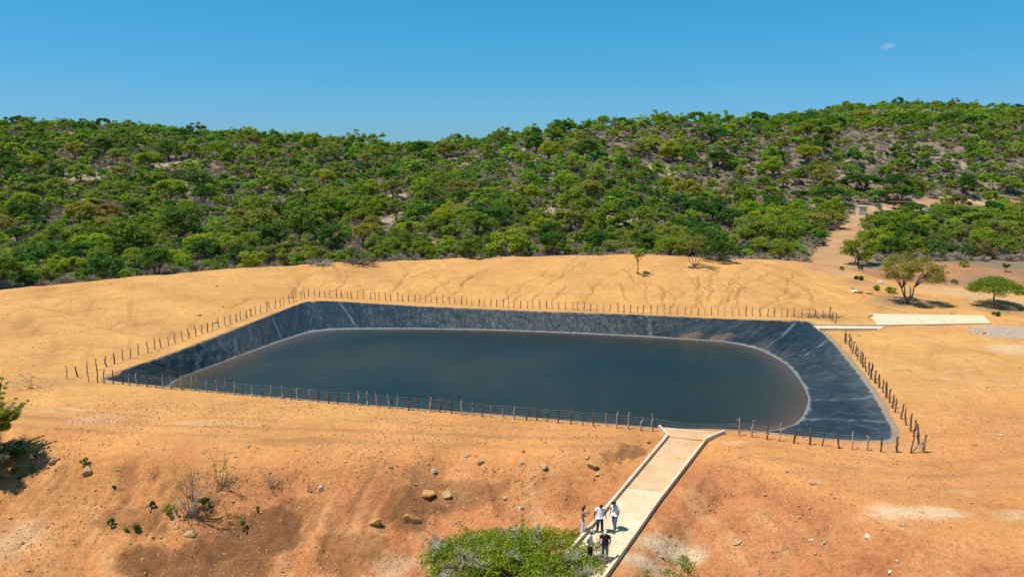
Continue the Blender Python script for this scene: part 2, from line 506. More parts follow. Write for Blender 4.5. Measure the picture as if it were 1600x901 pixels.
# reddish soil on the dam face
ed = np.interp(X, edge_w[:, 0], edge_w[:, 1])
facew = sstep(-0.5, 3.5, ed - Y) * sstep(-30, -14, X + 3 * n_mid)
blend(np.array([0.50, 0.198, 0.082]), facew * (0.8 + 0.6 * n_mid))
rgh = np.maximum(rgh, 0.85 * sstep(-0.5, 2.5, ed - Y))
def region(px, py, rx, ry, soft=0.5, seed=0, wob=0.45):
    c = hit(px, py); m = pxm(c)
    a = hit(px, min(py + ry, 1100)); b_ = hit(px, max(py - ry, 245))
    Ry = max(abs(a[1] - b_[1]) / 2, 0.3); Rx = rx * m
    cy = (a[1] + b_[1]) / 2
    q = np.hypot((X - c[0]) / Rx, (Y - cy) / Ry) + wob * fbm(X, Y, max(Rx * 0.7, 0.8), 6, 200 + seed) + 0.12 * n_sm
    return 1 - sstep(1 - soft, 1, q)
rib = fbm(X + 0.45 * Y, Y * 0.10, 0.8, 3, 131); ribr = fbm(X - 0.7 * Y, Y * 0.12, 1.0, 3, 132)
bankw = sstep(60, 80, Y) * (Y < 130)
blend(np.array([0.36, 0.185, 0.065]), bankw * (sstep(0.22, 0.5, rib) * 0.5 + sstep(0.25, 0.5, ribr) * 0.35) * sstep(-0.3, 0.2, n_big))
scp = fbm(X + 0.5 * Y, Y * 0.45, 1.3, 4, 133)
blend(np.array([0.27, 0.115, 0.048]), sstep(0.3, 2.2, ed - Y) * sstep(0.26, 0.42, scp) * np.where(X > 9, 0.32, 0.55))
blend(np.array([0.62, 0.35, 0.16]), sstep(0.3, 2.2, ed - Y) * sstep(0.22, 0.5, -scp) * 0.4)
k_ = 0
for (px, py, rx, ry, s) in [(390,835,85,42,.85), (290,880,150,42,.75), (195,815,55,22,.45), (640,800,55,32,.75), (560,850,60,22,.5), (720,775,75,24,.5), (660,745,28,12,.35),
                            (455,800,30,24,.5), (560,880,90,22,.4), (985,705,26,12,.7), (1110,770,22,26,.35), (470,690,90,8,.25), (900,640,1,1,0)]:
    if s: blend(BROWN, region(px, py, rx, ry, 0.16, k_, 0.75) * min(1, s * 1.15))
    k_ += 1
for (px, py, rx, ry, s) in [(1050,858,80,30,1.15),(1010,880,50,22,1.0), (985,870,25,16,.6), (1430,800,95,13,.8), (1385,792,45,9,.4), (1580,805,50,12,.6), (1580,545,60,14,.6), (640,880,70,24,.45),
                            (150,655,60,9,.4), (110,640,60,6,.3), (1500,768,30,8,.35), (30,840,60,60,.5), (1150,690,40,4,.4), (330,660,90,6,.25)]:
    blend(PALE, region(px, py, rx, ry, 0.7, k_) * s * 0.85); k_ += 1
for (px, py, rx, ry, s) in [(1470,595,30,10,.35), (1455,575,28,6,.3), (1560,650,60,12,.2), (110,600,70,10,.35), (250,520,70,12,.15), (620,440,14,6,.4), (605,437,18,4,.4),
                            (1280,840,60,40,.25), (100,760,60,30,.15), (560,428,70,10,.25), (880,655,120,6,.2)]:
    blend(np.array([0.30, 0.16, 0.075]), region(px, py, rx, ry, 0.8, k_) * s); k_ += 1
# soil of the hillside behind the bank
yc = np.interp(X, bank_pts[:, 0], bank_pts[:, 1])
dbk, ubk = seg_dist(np.clip(X, -160, 160), np.clip(Y, 0, 260), bank_pts)
hillw = sstep(1.5, 6, (Y - yc) + 1.5 * n_mid) 
blend(REDS * 0.8 + HILL * 0.2, hillw * (1 - sstep(12, 24, Y - yc + 6 * n_mid)))
hw2 = sstep(8, 22, Y - yc + 6 * n_mid)
blend(HILL, hw2); blend(GREYS, hw2 * sstep(-0.2, 0.4, fbm(X, Y, 30, 4, 301)) * 0.8)
blend(ROCKY, hw2 * sstep(0.28, 0.5, fbm(X, Y, 18, 5, 302)) * 0.9)
rgh = np.maximum(rgh, hillw)
HILLS_BARE = [(720,252,32,11), (700,243,22,6), (275,258,38,10), (130,275,42,9), (420,328,22,7), (410,318,16,9), (1230,235,55,12), (1390,240,70,9), (1450,228,60,9),
              (285,293,18,9), (560,300,32,10), (490,300,26,8), (860,330,36,10), (960,345,30,9), (1040,270,40,12), (615,310,25,8),
              (280,380,36,9), (180,385,24,5), (610,345,24,16), (690,382,40,9), (1020,225,24,10)]
for (px, py, rx, ry) in HILLS_BARE:
    blend(ROCKY * 0.95, region(px, py, rx, ry, 0.6, k_) * 0.85); k_ += 1
# dirt road into the trees and red clearings on the right
road = [hit(1292,418), hit(1300,408), hit(1312,392), hit(1322,372), hit(1338,352), hit(1352,340), hit(1380,330), hit(1410,324), hit(1510,314), hit(1600,318)]
road_xy = np.array([r[:2] for r in road])
rd, _ = seg_dist(X, Y, road_xy)
blend(np.array([0.47, 0.27, 0.14]), (1 - sstep(3.2, 5.5, rd + 1.2 * n_mid)) * 0.9)
for (px, py, rx, ry, c, s) in [(1470,420,110,13,REDS*1.05,.85), (1300,420,60,9,REDS*1.1,.8), (1420,360,30,5,ROCKY,.8), (1375,325,28,8,PALE*.8,.8), (1520,312,34,6,PALE*.85,.8),
                               (1220,378,28,5,PALE*.8,.6), (1560,470,70,16,PALE*.75,.35), (1440,425,60,8,SAND*.8,.5), (1400,365,24,4,PALE*.8,.7), (1290,357,50,6,REDS*1.05,.8), (1530,440,80,10,HILL*1.2,.6),
                               (1350,440,40,6,HILL*1.1,.5), (1480,455,60,10,PALE*.8,.35), (1420,470,70,13,HILL*.9,.6), (1555,482,60,12,HILL*.9,.5), (1095,405,60,5,REDS*.55,.8)]:
    blend(c, region(px, py, rx, ry, 0.6, k_) * s); k_ += 1
# faint tyre tracks on the graded ground
for pts, wdt, s in [([(1330,560),(1420,580),(1520,592),(1610,600)], .35, .22), ([(1380,700),(1450,660),(1500,600),(1490,545),(1400,520)], .5, .10),
                    ([(0,655),(200,668),(500,678),(850,690),(1000,690)], .45, -.5), ([(0,640),(200,655),(500,662),(850,676),(1010,680)], .35, -.4),
                    ([(1180,700),(1300,720),(1450,735),(1610,720)], .4, -.45), ([(1150,720),(1300,738),(1450,752),(1610,748)], .35, -.3), ([(0,760),(25,800),(40,840),(90,901)], .5, -.25),
                    ([(0,480),(150,470),(300,468)], .4, -.2), ([(20,500),(160,495),(300,480)], .3, -.2), ([(1500,560),(1560,640),(1600,700)], .4, -.2)]:
    pw = np.array([hit(a, b)[:2] for a, b in pts])
    d, _ = seg_dist(X, Y, pw)
    d = np.abs(np.abs(d + 0.3 * n_mid) - 0.9)
    blend(PALE if s > 0 else np.array([0.33, 0.165, 0.08]), (1 - sstep(wdt * 0.3, wdt, d)) * abs(s) * (0.7 + 0.6 * n_sm))

# rills washed into the bank and the dam face
def rill(pts, w, depth, shade, wob=0.5):
    global GZ
    P = [np.array(p) for p in pts]
    Q = []
    for a, b in zip(P[:-1], P[1:]):
        n = max(2, int(np.linalg.norm(b - a) / 0.9))
        for i in range(n): Q.append(a + (b - a) * i / n)
    Q.append(P[-1]); Q = np.array(Q)
    off = np.cumsum(RNG.normal(0, wob * 0.5, len(Q))); off -= np.linspace(off[0], off[-1], len(Q))
    Q[:, 0] += off
    lo = Q.min(0) - 1.5; hi = Q.max(0) + 1.5
    i0, i1 = np.searchsorted(gy, [lo[1], hi[1]]); j0, j1 = np.searchsorted(gx, [lo[0], hi[0]])
    if i1 <= i0 or j1 <= j0: return
    sx = GX[i0:i1, j0:j1]; sy = GY[i0:i1, j0:j1]
    d, u = seg_dist(sx, sy, Q)
    u = u / (len(Q) - 1)
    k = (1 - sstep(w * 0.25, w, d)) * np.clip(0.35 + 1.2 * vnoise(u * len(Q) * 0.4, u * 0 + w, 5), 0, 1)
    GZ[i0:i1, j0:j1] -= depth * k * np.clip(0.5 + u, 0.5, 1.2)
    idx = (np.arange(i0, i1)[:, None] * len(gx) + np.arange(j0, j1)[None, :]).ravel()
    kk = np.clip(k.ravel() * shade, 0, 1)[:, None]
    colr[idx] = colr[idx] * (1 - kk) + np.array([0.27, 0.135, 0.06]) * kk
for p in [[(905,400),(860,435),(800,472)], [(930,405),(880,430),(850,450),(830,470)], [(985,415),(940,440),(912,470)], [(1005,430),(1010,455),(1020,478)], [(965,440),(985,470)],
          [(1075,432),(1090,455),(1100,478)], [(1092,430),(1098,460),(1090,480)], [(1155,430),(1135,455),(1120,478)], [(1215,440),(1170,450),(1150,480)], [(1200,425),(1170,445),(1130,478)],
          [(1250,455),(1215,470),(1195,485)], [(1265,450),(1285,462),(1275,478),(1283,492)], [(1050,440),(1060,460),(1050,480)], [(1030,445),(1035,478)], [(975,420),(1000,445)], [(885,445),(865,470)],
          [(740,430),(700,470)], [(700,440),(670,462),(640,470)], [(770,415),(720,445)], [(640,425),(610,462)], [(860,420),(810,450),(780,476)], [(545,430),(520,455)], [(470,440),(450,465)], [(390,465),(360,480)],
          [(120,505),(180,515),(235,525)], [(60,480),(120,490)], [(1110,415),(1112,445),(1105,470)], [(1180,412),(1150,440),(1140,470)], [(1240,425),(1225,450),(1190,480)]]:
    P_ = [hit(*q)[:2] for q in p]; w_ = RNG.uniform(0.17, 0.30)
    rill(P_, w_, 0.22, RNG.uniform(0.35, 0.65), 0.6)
    for _ in range(1):      # side branches
        a = P_[int(RNG.integers(len(P_) - 1))] * 1.0; b_ = P_[-1]; t_ = RNG.uniform(0.1, 0.6); a = a + (b_ - a) * t_
        L = RNG.uniform(1.5, 4.5)
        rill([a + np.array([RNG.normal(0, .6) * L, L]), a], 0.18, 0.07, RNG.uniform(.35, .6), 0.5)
for _ in range(46):
    px = RNG.uniform(90, 880); py = RNG.uniform(705, 800)
    a = hit(px, py)[:2]; L = RNG.uniform(1.0, 3.6)
    if RNG.random() < 0.35: px = RNG.uniform(520, 620)
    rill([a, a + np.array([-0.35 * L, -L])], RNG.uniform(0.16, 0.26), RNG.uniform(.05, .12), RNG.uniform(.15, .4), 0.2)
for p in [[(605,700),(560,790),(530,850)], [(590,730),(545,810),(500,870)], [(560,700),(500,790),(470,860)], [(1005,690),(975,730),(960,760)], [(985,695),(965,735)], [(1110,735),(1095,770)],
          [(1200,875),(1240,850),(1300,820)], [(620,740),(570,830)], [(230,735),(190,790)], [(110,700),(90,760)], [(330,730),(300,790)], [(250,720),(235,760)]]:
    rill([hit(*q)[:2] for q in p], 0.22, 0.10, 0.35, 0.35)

ny, nx = GX.shape
i = np.arange(ny - 1)[:, None] * nx; j = np.arange(nx - 1)[None, :]
gf = np.stack([i + j, i + j + 1, i + nx + j + 1, i + nx + j], -1).reshape(-1, 4)
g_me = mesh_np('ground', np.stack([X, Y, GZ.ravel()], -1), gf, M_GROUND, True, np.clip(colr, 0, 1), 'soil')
ra = g_me.attributes.new('rough', 'FLOAT', 'POINT'); ra.data.foreach_set('value', np.clip(rgh, 0, 1).astype(np.float32))
tag(link('ground', g_me), kind='structure')

# ------------------------------------------------------------------ water
def resample(P, n_per_m=2.2):
    """closed, smoothed polyline through the control points; returns points and the control index"""
    n = len(P); out = []; idx = []
    for k in range(n):
        p0, p1, p2, p3 = P[k - 1], P[k], P[(k + 1) % n], P[(k + 2) % n]
        m = STEPS[k]
        for t in np.arange(m) / m:
            a = 0.5 * ((2 * p1) + (-p0 + p2) * t + (2 * p0 - 5 * p1 + 4 * p2 - p3) * t * t + (-p0 + 3 * p1 - 3 * p2 + p3) * t ** 3)
            b = p1 + (p2 - p1) * t
            out.append(a * 0.6 + b * 0.4)
    return np.array(out)
STEPS = [max(3, int(np.linalg.norm(crest[(k + 1) % len(crest)] - crest[k]) / 0.22)) for k in range(len(crest))]
CR = resample(crest); WA = resample(water)
NU = len(CR)
tanv = np.roll(CR, -1, 0) - np.roll(CR, 1, 0); tanv /= np.linalg.norm(tanv, axis=1)[:, None] + 1e-9
nrm = np.stack([-tanv[:, 1], tanv[:, 0]], -1)
if np.mean(np.sum(nrm * (CR - CR.mean(0)), 1)) < 0: nrm = -nrm
ulen = np.concatenate([[0], np.cumsum(np.linalg.norm(np.diff(CR, axis=0), axis=1))])

def water_material():
    m, nt, b = new_mat('murky_water')
    p = pos(nt)
    c = ramp(nt, noise(nt, 0.05, 3, 0.5, p), [(0.35, (0.008, 0.015, 0.013)), (0.5, (0.016, 0.021, 0.015)), (0.65, (0.030, 0.028, 0.014))])
    e = N(nt, 'ShaderNodeAttribute', attribute_name='tint').outputs['Color']
    c = mix(nt, c, (0.085, 0.052, 0.032), e)
    nt.links.new(c, b.inputs['Base Color'])
    b.inputs['Roughness'].default_value = 0.09
    b.inputs['IOR'].default_value = 1.33
    b.inputs['Specular IOR Level'].default_value = 0.42
    r = ramp(nt, noise(nt, 0.06, 3, 0.5, mapped(nt, p, (0.5, 1.4, 1))), [(0.35, (0.04, 0.04, 0.04)), (0.65, (0.26, 0.26, 0.26))])
    nt.links.new(r, b.inputs['Roughness'])
    n1 = bump(nt, noise(nt, 1.3, 6, 0.65, mapped(nt, p, (0.7, 1.6, 1), (0, 0, 0.3)), dist=0.6), 0.6, 0.14, b)
    bump(nt, noise(nt, 5, 3, 0.6, mapped(nt, p, (0.6, 1.5, 1), (0, 0, 0.3))), 0.3, 0.03, b, n1)
    return m
cw = WA.mean(0)
rings = []; tints = []
for s_, tt in ((1.012, 1.0), (0.985, 0.85), (0.95, 0.45), (0.90, 0.12), (0.75, 0.0), (0.5, 0), (0.25, 0)):
    q = cw + (WA - cw) * s_
    rings.append(np.column_stack([q, np.full(NU, WATER_Z)]))
    w = np.clip(tt * (0.75 + 0.5 * vnoise(ulen / 6, ulen * 0, 3)), 0, 1) * sstep(-34, -22, -np.abs(q[:, 0])) if False else np.clip(tt * (0.6 + 0.6 * vnoise(ulen / 7, ulen * 0, 3)), 0, 1)
    tints.append(w)
V = np.vstack(rings + [np.array([[cw[0], cw[1], WATER_Z]])])
T = np.concatenate(tints + [np.zeros(1)])
fq = []
for r in range(len(rings) - 1):
    a = r * NU + np.arange(NU); b_ = r * NU + (np.arange(NU) + 1) % NU
    fq.append(np.stack([a, b_, b_ + NU, a + NU], -1))
r = (len(rings) - 1) * NU
tri = np.stack([r + np.arange(NU), r + (np.arange(NU) + 1) % NU, np.full(NU, len(V) - 1)], -1)
w_me = mesh_np('water', V, [np.vstack(fq), tri], water_material(), True, np.repeat(T[:, None], 3, 1))
tag(link('water', w_me), kind='structure')

# ------------------------------------------------------------------ pond liner
def liner_material():
    m, nt, b = new_mat('black_plastic_liner')
    p = pos(nt)
    uv = N(nt, 'ShaderNodeAttribute', attribute_name='uvw').outputs['Vector']
    sx = N(nt, 'ShaderNodeSeparateXYZ'); nt.links.new(uv, sx.inputs[0])
    pz = N(nt, 'ShaderNodeSeparateXYZ'); nt.links.new(p, pz.inputs[0])
    base = ramp(nt, noise(nt, 1.2, 6, 0.7, mapped(nt, uv, (1.0, 1.6, 1.0))), [(0.35, (0.004, 0.009, 0.014)), (0.62, (0.009, 0.021, 0.031)), (0.85, (0.050, 0.075, 0.095))])
    # pale scuffs and dust, then thin streaks of painted highlight
    sc1 = ramp(nt, noise(nt, 0.55, 7, 0.75, mapped(nt, uv, (1.0, 2.6, 1.0), (0, 0, 0.5)), dist=1.4), [(0.62, (0, 0, 0)), (0.72, (0.8, 0.8, 0.8))])
    c = mix(nt, base, (0.22, 0.25, 0.28), math_(nt, 'MULTIPLY', sc1, 0.4))
    st_ = ramp(nt, noise(nt, 1.0, 5, 0.62, mapped(nt, uv, (2.6, 1.5, 1.0), (0, 0, 0.5)), dist=0.5), [(0.485, (0, 0, 0)), (0.5, (1, 1, 1)), (0.515, (0, 0, 0))])  # bright wrinkle highlights put into the colour as pale lines
    st2 = ramp(nt, noise(nt, 0.5, 4, 0.6, uv), [(0.45, (0, 0, 0)), (0.6, (1, 1, 1))])
    c = mix(nt, c, (0.24, 0.27, 0.30), math_(nt, 'MULTIPLY', math_(nt, 'MULTIPLY', st_, st2), 0.55))
    # silt rim at the waterline and sand on the anchored top edge
    zz = math_(nt, 'ADD', pz.outputs[2], math_(nt, 'MULTIPLY', noise(nt, 1.6, 5, 0.7, p), 0.16))
    rim = ramp(nt, math_(nt, 'MULTIPLY_ADD', zz, 1.0, 2.0), [(0.0, (0, 0, 0)), (0.10, (1, 1, 1)), (0.15, (0.6, 0.6, 0.6)), (0.20, (0, 0, 0))])
    c = mix(nt, c, (0.30, 0.29, 0.27), math_(nt, 'MULTIPLY', rim, 0.8))
    sand = ramp(nt, math_(nt, 'ADD', sx.outputs[2], math_(nt, 'MULTIPLY', noise(nt, 1.4, 6, 0.75, p), 0.22)), [(0.10, (1, 1, 1)), (0.135, (0.5, 0.5, 0.5)), (0.165, (0, 0, 0))])
    c = mix(nt, c, (0.40, 0.25, 0.13), math_(nt, 'MULTIPLY', sand, 0.9))
    a = N(nt, 'ShaderNodeAttribute', attribute_name='tint').outputs['Color']
    c = mix(nt, c, (0.27, 0.28, 0.29), math_(nt, 'MULTIPLY', a, 0.75))
    a2 = N(nt, 'ShaderNodeAttribute', attribute_name='mud').outputs['Fac']
    c = mix(nt, c, (0.30, 0.17, 0.10), math_(nt, 'MULTIPLY', a2, 0.45))
    nt.links.new(c, b.inputs['Base Color'])
    b.inputs['Roughness'].default_value = 0.40
    b.inputs['Specular IOR Level'].default_value = 0.45
    n1 = bump(nt, noise(nt, 1.8, 7, 0.68, mapped(nt, uv, (1.6, 1.8, 1.0), (0, 0, 0.35)), dist=0.8), 0.9, 0.25, b)
    n1b = bump(nt, noise(nt, 1.0, 4, 0.6, mapped(nt, uv, (5.0, 1.6, 0.0)), dist=0.6), 0.8, 0.12, b, n1)
    bump(nt, noise(nt, 7, 4, 0.6, mapped(nt, uv, (1.3, 0.6, 1))), 0.4, 0.03, b, n1b)
    return m
vrow = [-0.17, -0.08, 0.0] + list(np.linspace(0.05, 1.15, 23))
rows = []; uvw = []; scuff = []; mud = []
mc = at(1110, 526, -1.7)[0]
for vi, v in enumerate(vrow):
    slope_len = np.linalg.norm(WA - CR, axis=1)
    if v <= 0:
        wob = 0.5 + 0.55 * vnoise(ulen / 2.3, ulen * 0, 9) + 0.35 * vnoise(ulen / 0.6, ulen * 0, 10)
        q = CR + nrm * (-v / 0.17 * 0.5 * wob * np.where(CR[:, 0] < 26, np.where(CR[:, 1] < 63, 0.3, 0.5), 1.0))[:, None] if v < 0 else CR.copy()
        z = H(q[:, 0], q[:, 1]) * 0 + 0.035 - (0.03 if vi == 0 else 0)
        inp = (z < 1)
    else:
        q = CR + (WA - CR) * v
        z = 0.03 + (WATER_Z - 0.03) * v * (1 + 0.04 * math.sin(math.pi * min(v, 1)))
        z = np.full(NU, z)
    # folds that run down the slope, some of them slanting
    u1 = ulen + v * 1.6 * np.sin(ulen / 17.0) * 1.5
    fold = np.abs(fbm(u1 * 1.0, np.full(NU, v * 1.2), 1.5, 3, 31)) * 1.6
    fold2 = fbm(ulen + v * 3, np.full(NU, v * 3.5), 0.9, 3, 33)
    amp = math.sin(math.pi * min(max(v, 0), 1.0)) ** 0.6 if 0 < v < 1 else 0.0
    dz = amp * (0.34 * (0.25 - np.clip(fold, 0, 0.5)) + 0.16 * fold2 + 0.05)
    q = q - nrm * (dz * 0.5)[:, None] * 0
    rows.append(np.column_stack([q, z + np.maximum(dz, -0.05)]))
    uvw.append(np.column_stack([ulen, np.full(NU, v), v * slope_len / 3.5]))
    seam = np.zeros(NU)
    for cpx in (430, 545, 905, 1262, 1300, 1370, 1393):
        c0 = min(range(len(PAIRS)), key=lambda k: abs(PAIRS[k][0][0] - cpx))
        uu = ulen[sum(STEPS[:c0])] + (2.0 if cpx in (545, 905) else 0)
        seam = np.maximum(seam, 1 - sstep(0.06, 0.2, np.abs(ulen - uu - (v - 0.5) * 2.2 + 0.25 * fold2)))
    # dusty, wrinkled top corner on the right side
    du = ulen[sum(STEPS[:14])]
    dusty = np.exp(-((ulen - du - 6) / 16.0) ** 2) * (0.26 * (1 - sstep(0.0, 0.4, v + 0.35 * fold2)) * (0.3 + vnoise(ulen * 1.7, np.full(NU, v * 12), 18)) + 0.06)
    scuff.append(np.clip(seam * 0.45 * (0.4 + vnoise(ulen * 2, np.full(NU, v * 9), 8)) + dusty, 0, 1))
    md = np.exp(-((q[:, 0] - mc) / 5.0) ** 2) * (q[:, 1] > cw[1]) * sstep(0.62, 0.82, v + 0.5 * (vnoise(ulen / 1.3, np.full(NU, v * 4), 12) - 0.5)) * (v < 1.02) * sstep(0.35, 0.55, vnoise(ulen / 1.7, ulen * 0, 19))
    mud.append(md)
V = np.vstack(rows)
fq = []
for r in range(len(vrow) - 1):
    a = r * NU + np.arange(NU); b_ = r * NU + (np.arange(NU) + 1) % NU
    fq.append(np.stack([a, a + NU, b_ + NU, b_], -1))
l_me = mesh_np('pond_liner', V, np.vstack(fq), liner_material(), True, np.repeat(np.concatenate(scuff)[:, None], 3, 1))
uw = np.vstack(uvw); uw[:, 1] *= 1.0
q = l_me.attributes.new('uvw', 'FLOAT_VECTOR', 'POINT')
uw2 = uw.copy(); q.data.foreach_set('vector', uw2.astype(np.float32).ravel())
q = l_me.attributes.new('mud', 'FLOAT', 'POINT'); q.data.foreach_set('value', np.concatenate(mud).astype(np.float32))
tag(link('pond_liner', l_me), 'black wrinkled plastic liner covering the banks of the pond', 'pond liner')

# ------------------------------------------------------------------ concrete: ramp, kerb walls, far slab and short path
def concrete(name, col, dirt, amt=0.5):
    m, nt, b = new_mat(name)
    p = pos(nt)
    c = ramp(nt, noise(nt, 0.7, 7, 0.68, p), [(0.3, tuple(v * 0.84 for v in col)), (0.7, tuple(min(v * 1.1, 0.85) for v in col))])
    d = ramp(nt, noise(nt, 0.33, 6, 0.7, p), [(0.42, (0, 0, 0)), (0.62, (1, 1, 1))])
    c = mix(nt, c, dirt, math_(nt, 'MULTIPLY', d, amt))
    sp = ramp(nt, noise(nt, 2.2, 8, 0.8, mapped(nt, p, (0.6, 1, 1))), [(0.30, (0.58, 0.52, 0.46)), (0.44, (1, 1, 1))])
    c = mix(nt, c, sp, 0.85, 'MULTIPLY')
    ck = ramp(nt, noise(nt, 0.35, 5, 0.6, p, dist=1.5), [(0.494, (1, 1, 1)), (0.5, (0.6, 0.54, 0.48)), (0.506, (1, 1, 1))])
    c = mix(nt, c, ck, 0.7, 'MULTIPLY')
    nt.links.new(c, b.inputs['Base Color'])
    bump(nt, noise(nt, 6, 6, 0.7, p), 0.3, 0.03, b)
    return m
M_RAMP1 = concrete('dusty_concrete_upper', (0.56, 0.375, 0.215), (0.50, 0.27, 0.12), 0.75)
M_RAMP2 = concrete('dusty_concrete_lower', (0.66, 0.50, 0.335), (0.54, 0.32, 0.16), 0.5)
M_KERB = concrete('kerb_concrete', (0.60, 0.48, 0.34), (0.44, 0.27, 0.16), 0.4)
M_SLAB = concrete('pale_concrete', (0.60, 0.49, 0.33), (0.62, 0.46, 0.28), 0.3)

def densify(P, step=0.4):
    out = []
    for a, b in zip(P[:-1], P[1:]):
        n = max(1, int(np.linalg.norm(b - a) / step))
        out += [a + (b - a) * k / n for k in range(n)]
    return np.array(out + [P[-1]])
def strip(name, A, B, zf, mat, parent=None, thick=0.12):
    m = MB(); n = len(A); k = 5
    top = [];
    for t in np.linspace(0, 1, k):
        q = A * (1 - t) + B * t
        top.append(np.column_stack([q, zf(q)]))
    V = np.vstack(top); bot = V.copy(); bot[:, 2] -= thick
    f = []
    for r in range(k - 1):
        a = r * n + np.arange(n - 1); f.append(np.stack([a, a + 1, a + n + 1, a + n], -1))
    f = np.vstack(f)
    edge = list(range(n)) + [r * n + n - 1 for r in range(1, k)] + [(k - 1) * n + q for q in range(n - 2, -1, -1)] + [r * n for r in range(k - 2, 0, -1)]
    e = np.array(edge); e2 = np.roll(e, -1); o = len(V)
    m.add(np.vstack([V, bot]), np.vstack([f, np.stack([e, e + o, e2 + o, e2], -1)]))
    return m.build(name, mat, parent)
nseg = 30
def lerp_poly(P, n):
    P = np.array(P); L = np.concatenate([[0], np.cumsum(np.linalg.norm(np.diff(P, axis=0), axis=1))])
    t = np.linspace(0, L[-1], n)
    return np.column_stack([np.interp(t, L, P[:, 0]), np.interp(t, L, P[:, 1])])
A = lerp_poly(rl[1:], 60); B = lerp_poly(rr[1:], 60)
rz = lambda q: ramp_z(q[:, 1]) + 0.02 + 0.012 * fbm(q[:, 0], q[:, 1], 1.5, 2, 4)
path = empty('concrete_ramp', (*ramp_mid[1], 0), 'pale concrete ramp running down the dam face to the people', 'ramp')
path['kind'] = 'structure'
path.location = (0, 0, 0)
cut = 21
strip('paving', A[:cut + 1], B[:cut + 1], rz, M_RAMP1, path)
A2 = A[cut:].copy(); B2 = B[cut:].copy(); off = (A2[1] - A2[0]) / np.linalg.norm(A2[1] - A2[0]) * 0.03
A2[0] += off; B2[0] += off
strip('paving', A2, B2, rz, M_RAMP2, path)
strip('landing', np.array([rl[0] + (0, .15), at(1046, 682)]), np.array([rr[0] + (0, .15), at(1102, 688)]), lambda q: np.full(len(q), 0.045), M_RAMP1, path, 0.2)
def wall(pts, zf, w, h, mat, parent, name='kerb', side=0.0):
    P = densify([np.array(p) for p in pts], 0.6)
    t = np.gradient(P, axis=0); t /= np.linalg.norm(t, axis=1)[:, None]
    nn = np.column_stack([-t[:, 1], t[:, 0]])
    z = zf(P); m = MB(); n = len(P)
    jit = 0.012 * (vnoise(P[:, 0] * 3, P[:, 1] * 3, 2) - 0.5)
    a = P + nn * (side + w / 2); b = P + nn * (side - w / 2)
    V = np.vstack([np.column_stack([a, z - 0.35]), np.column_stack([a, z + h + jit]), np.column_stack([b, z + h + jit]), np.column_stack([b, z - 0.35])])
    i = np.arange(n - 1); f = [np.stack([r * n + i, r * n + i + 1, (r + 1) * n + i + 1, (r + 1) * n + i], -1) for r in range(3)]
    f.append(np.array([[0, n, 2 * n, 3 * n], [n - 1, 4 * n - 1, 3 * n - 1, 2 * n - 1]]))
    m.add(V, np.vstack(f))
    return m.build(name, mat, parent)
zr_ = lambda P: np.minimum(ramp_z(P[:, 1]) + 0.02, 0.03)
wall(rl, zr_, 0.17, 0.22, M_KERB, path)
wall(rr, zr_, 0.17, 0.22, M_KERB, path)

slab = empty('concrete_path', (0, 0, 0), 'long pale concrete path laid in five slabs by the two trees', 'path')
slab['kind'] = 'structure'
sA = lerp_poly([at(1356, 491), at(1536, 494)], 6); sB = lerp_poly([at(1372, 509), at(1549, 506)], 6)
g = 0.02
for k in range(5):
    ta = lambda P, t: P[k] + (P[k + 1] - P[k]) * t
    strip('paving', np.array([ta(sA, .006), ta(sA, .994)]), np.array([ta(sB, .006), ta(sB, .994)]), lambda q: np.array([hz(a, b) for a, b in q]) * 0 + 0.16, M_SLAB, slab, 0.4)
sp_ = empty('concrete_walkway', (0, 0, 0), 'short low walled concrete walkway from the liner corner to the long pale path', 'walkway')
sp_['kind'] = 'structure'
pa = [at(1272, 509), at(1325, 509.5), at(1385, 510)]; pb = [at(1280, 516), at(1325, 516), at(1370, 516)]
strip('paving', lerp_poly(pa, 8), lerp_poly(pb, 8), lambda q: np.full(len(q), 0.09), M_SLAB, sp_, 0.3)
wall(pa, lambda P: np.full(len(P), 0.06), 0.16, 0.22, M_KERB, sp_)
wall(pb, lambda P: np.full(len(P), 0.06), 0.16, 0.24, M_KERB, sp_)

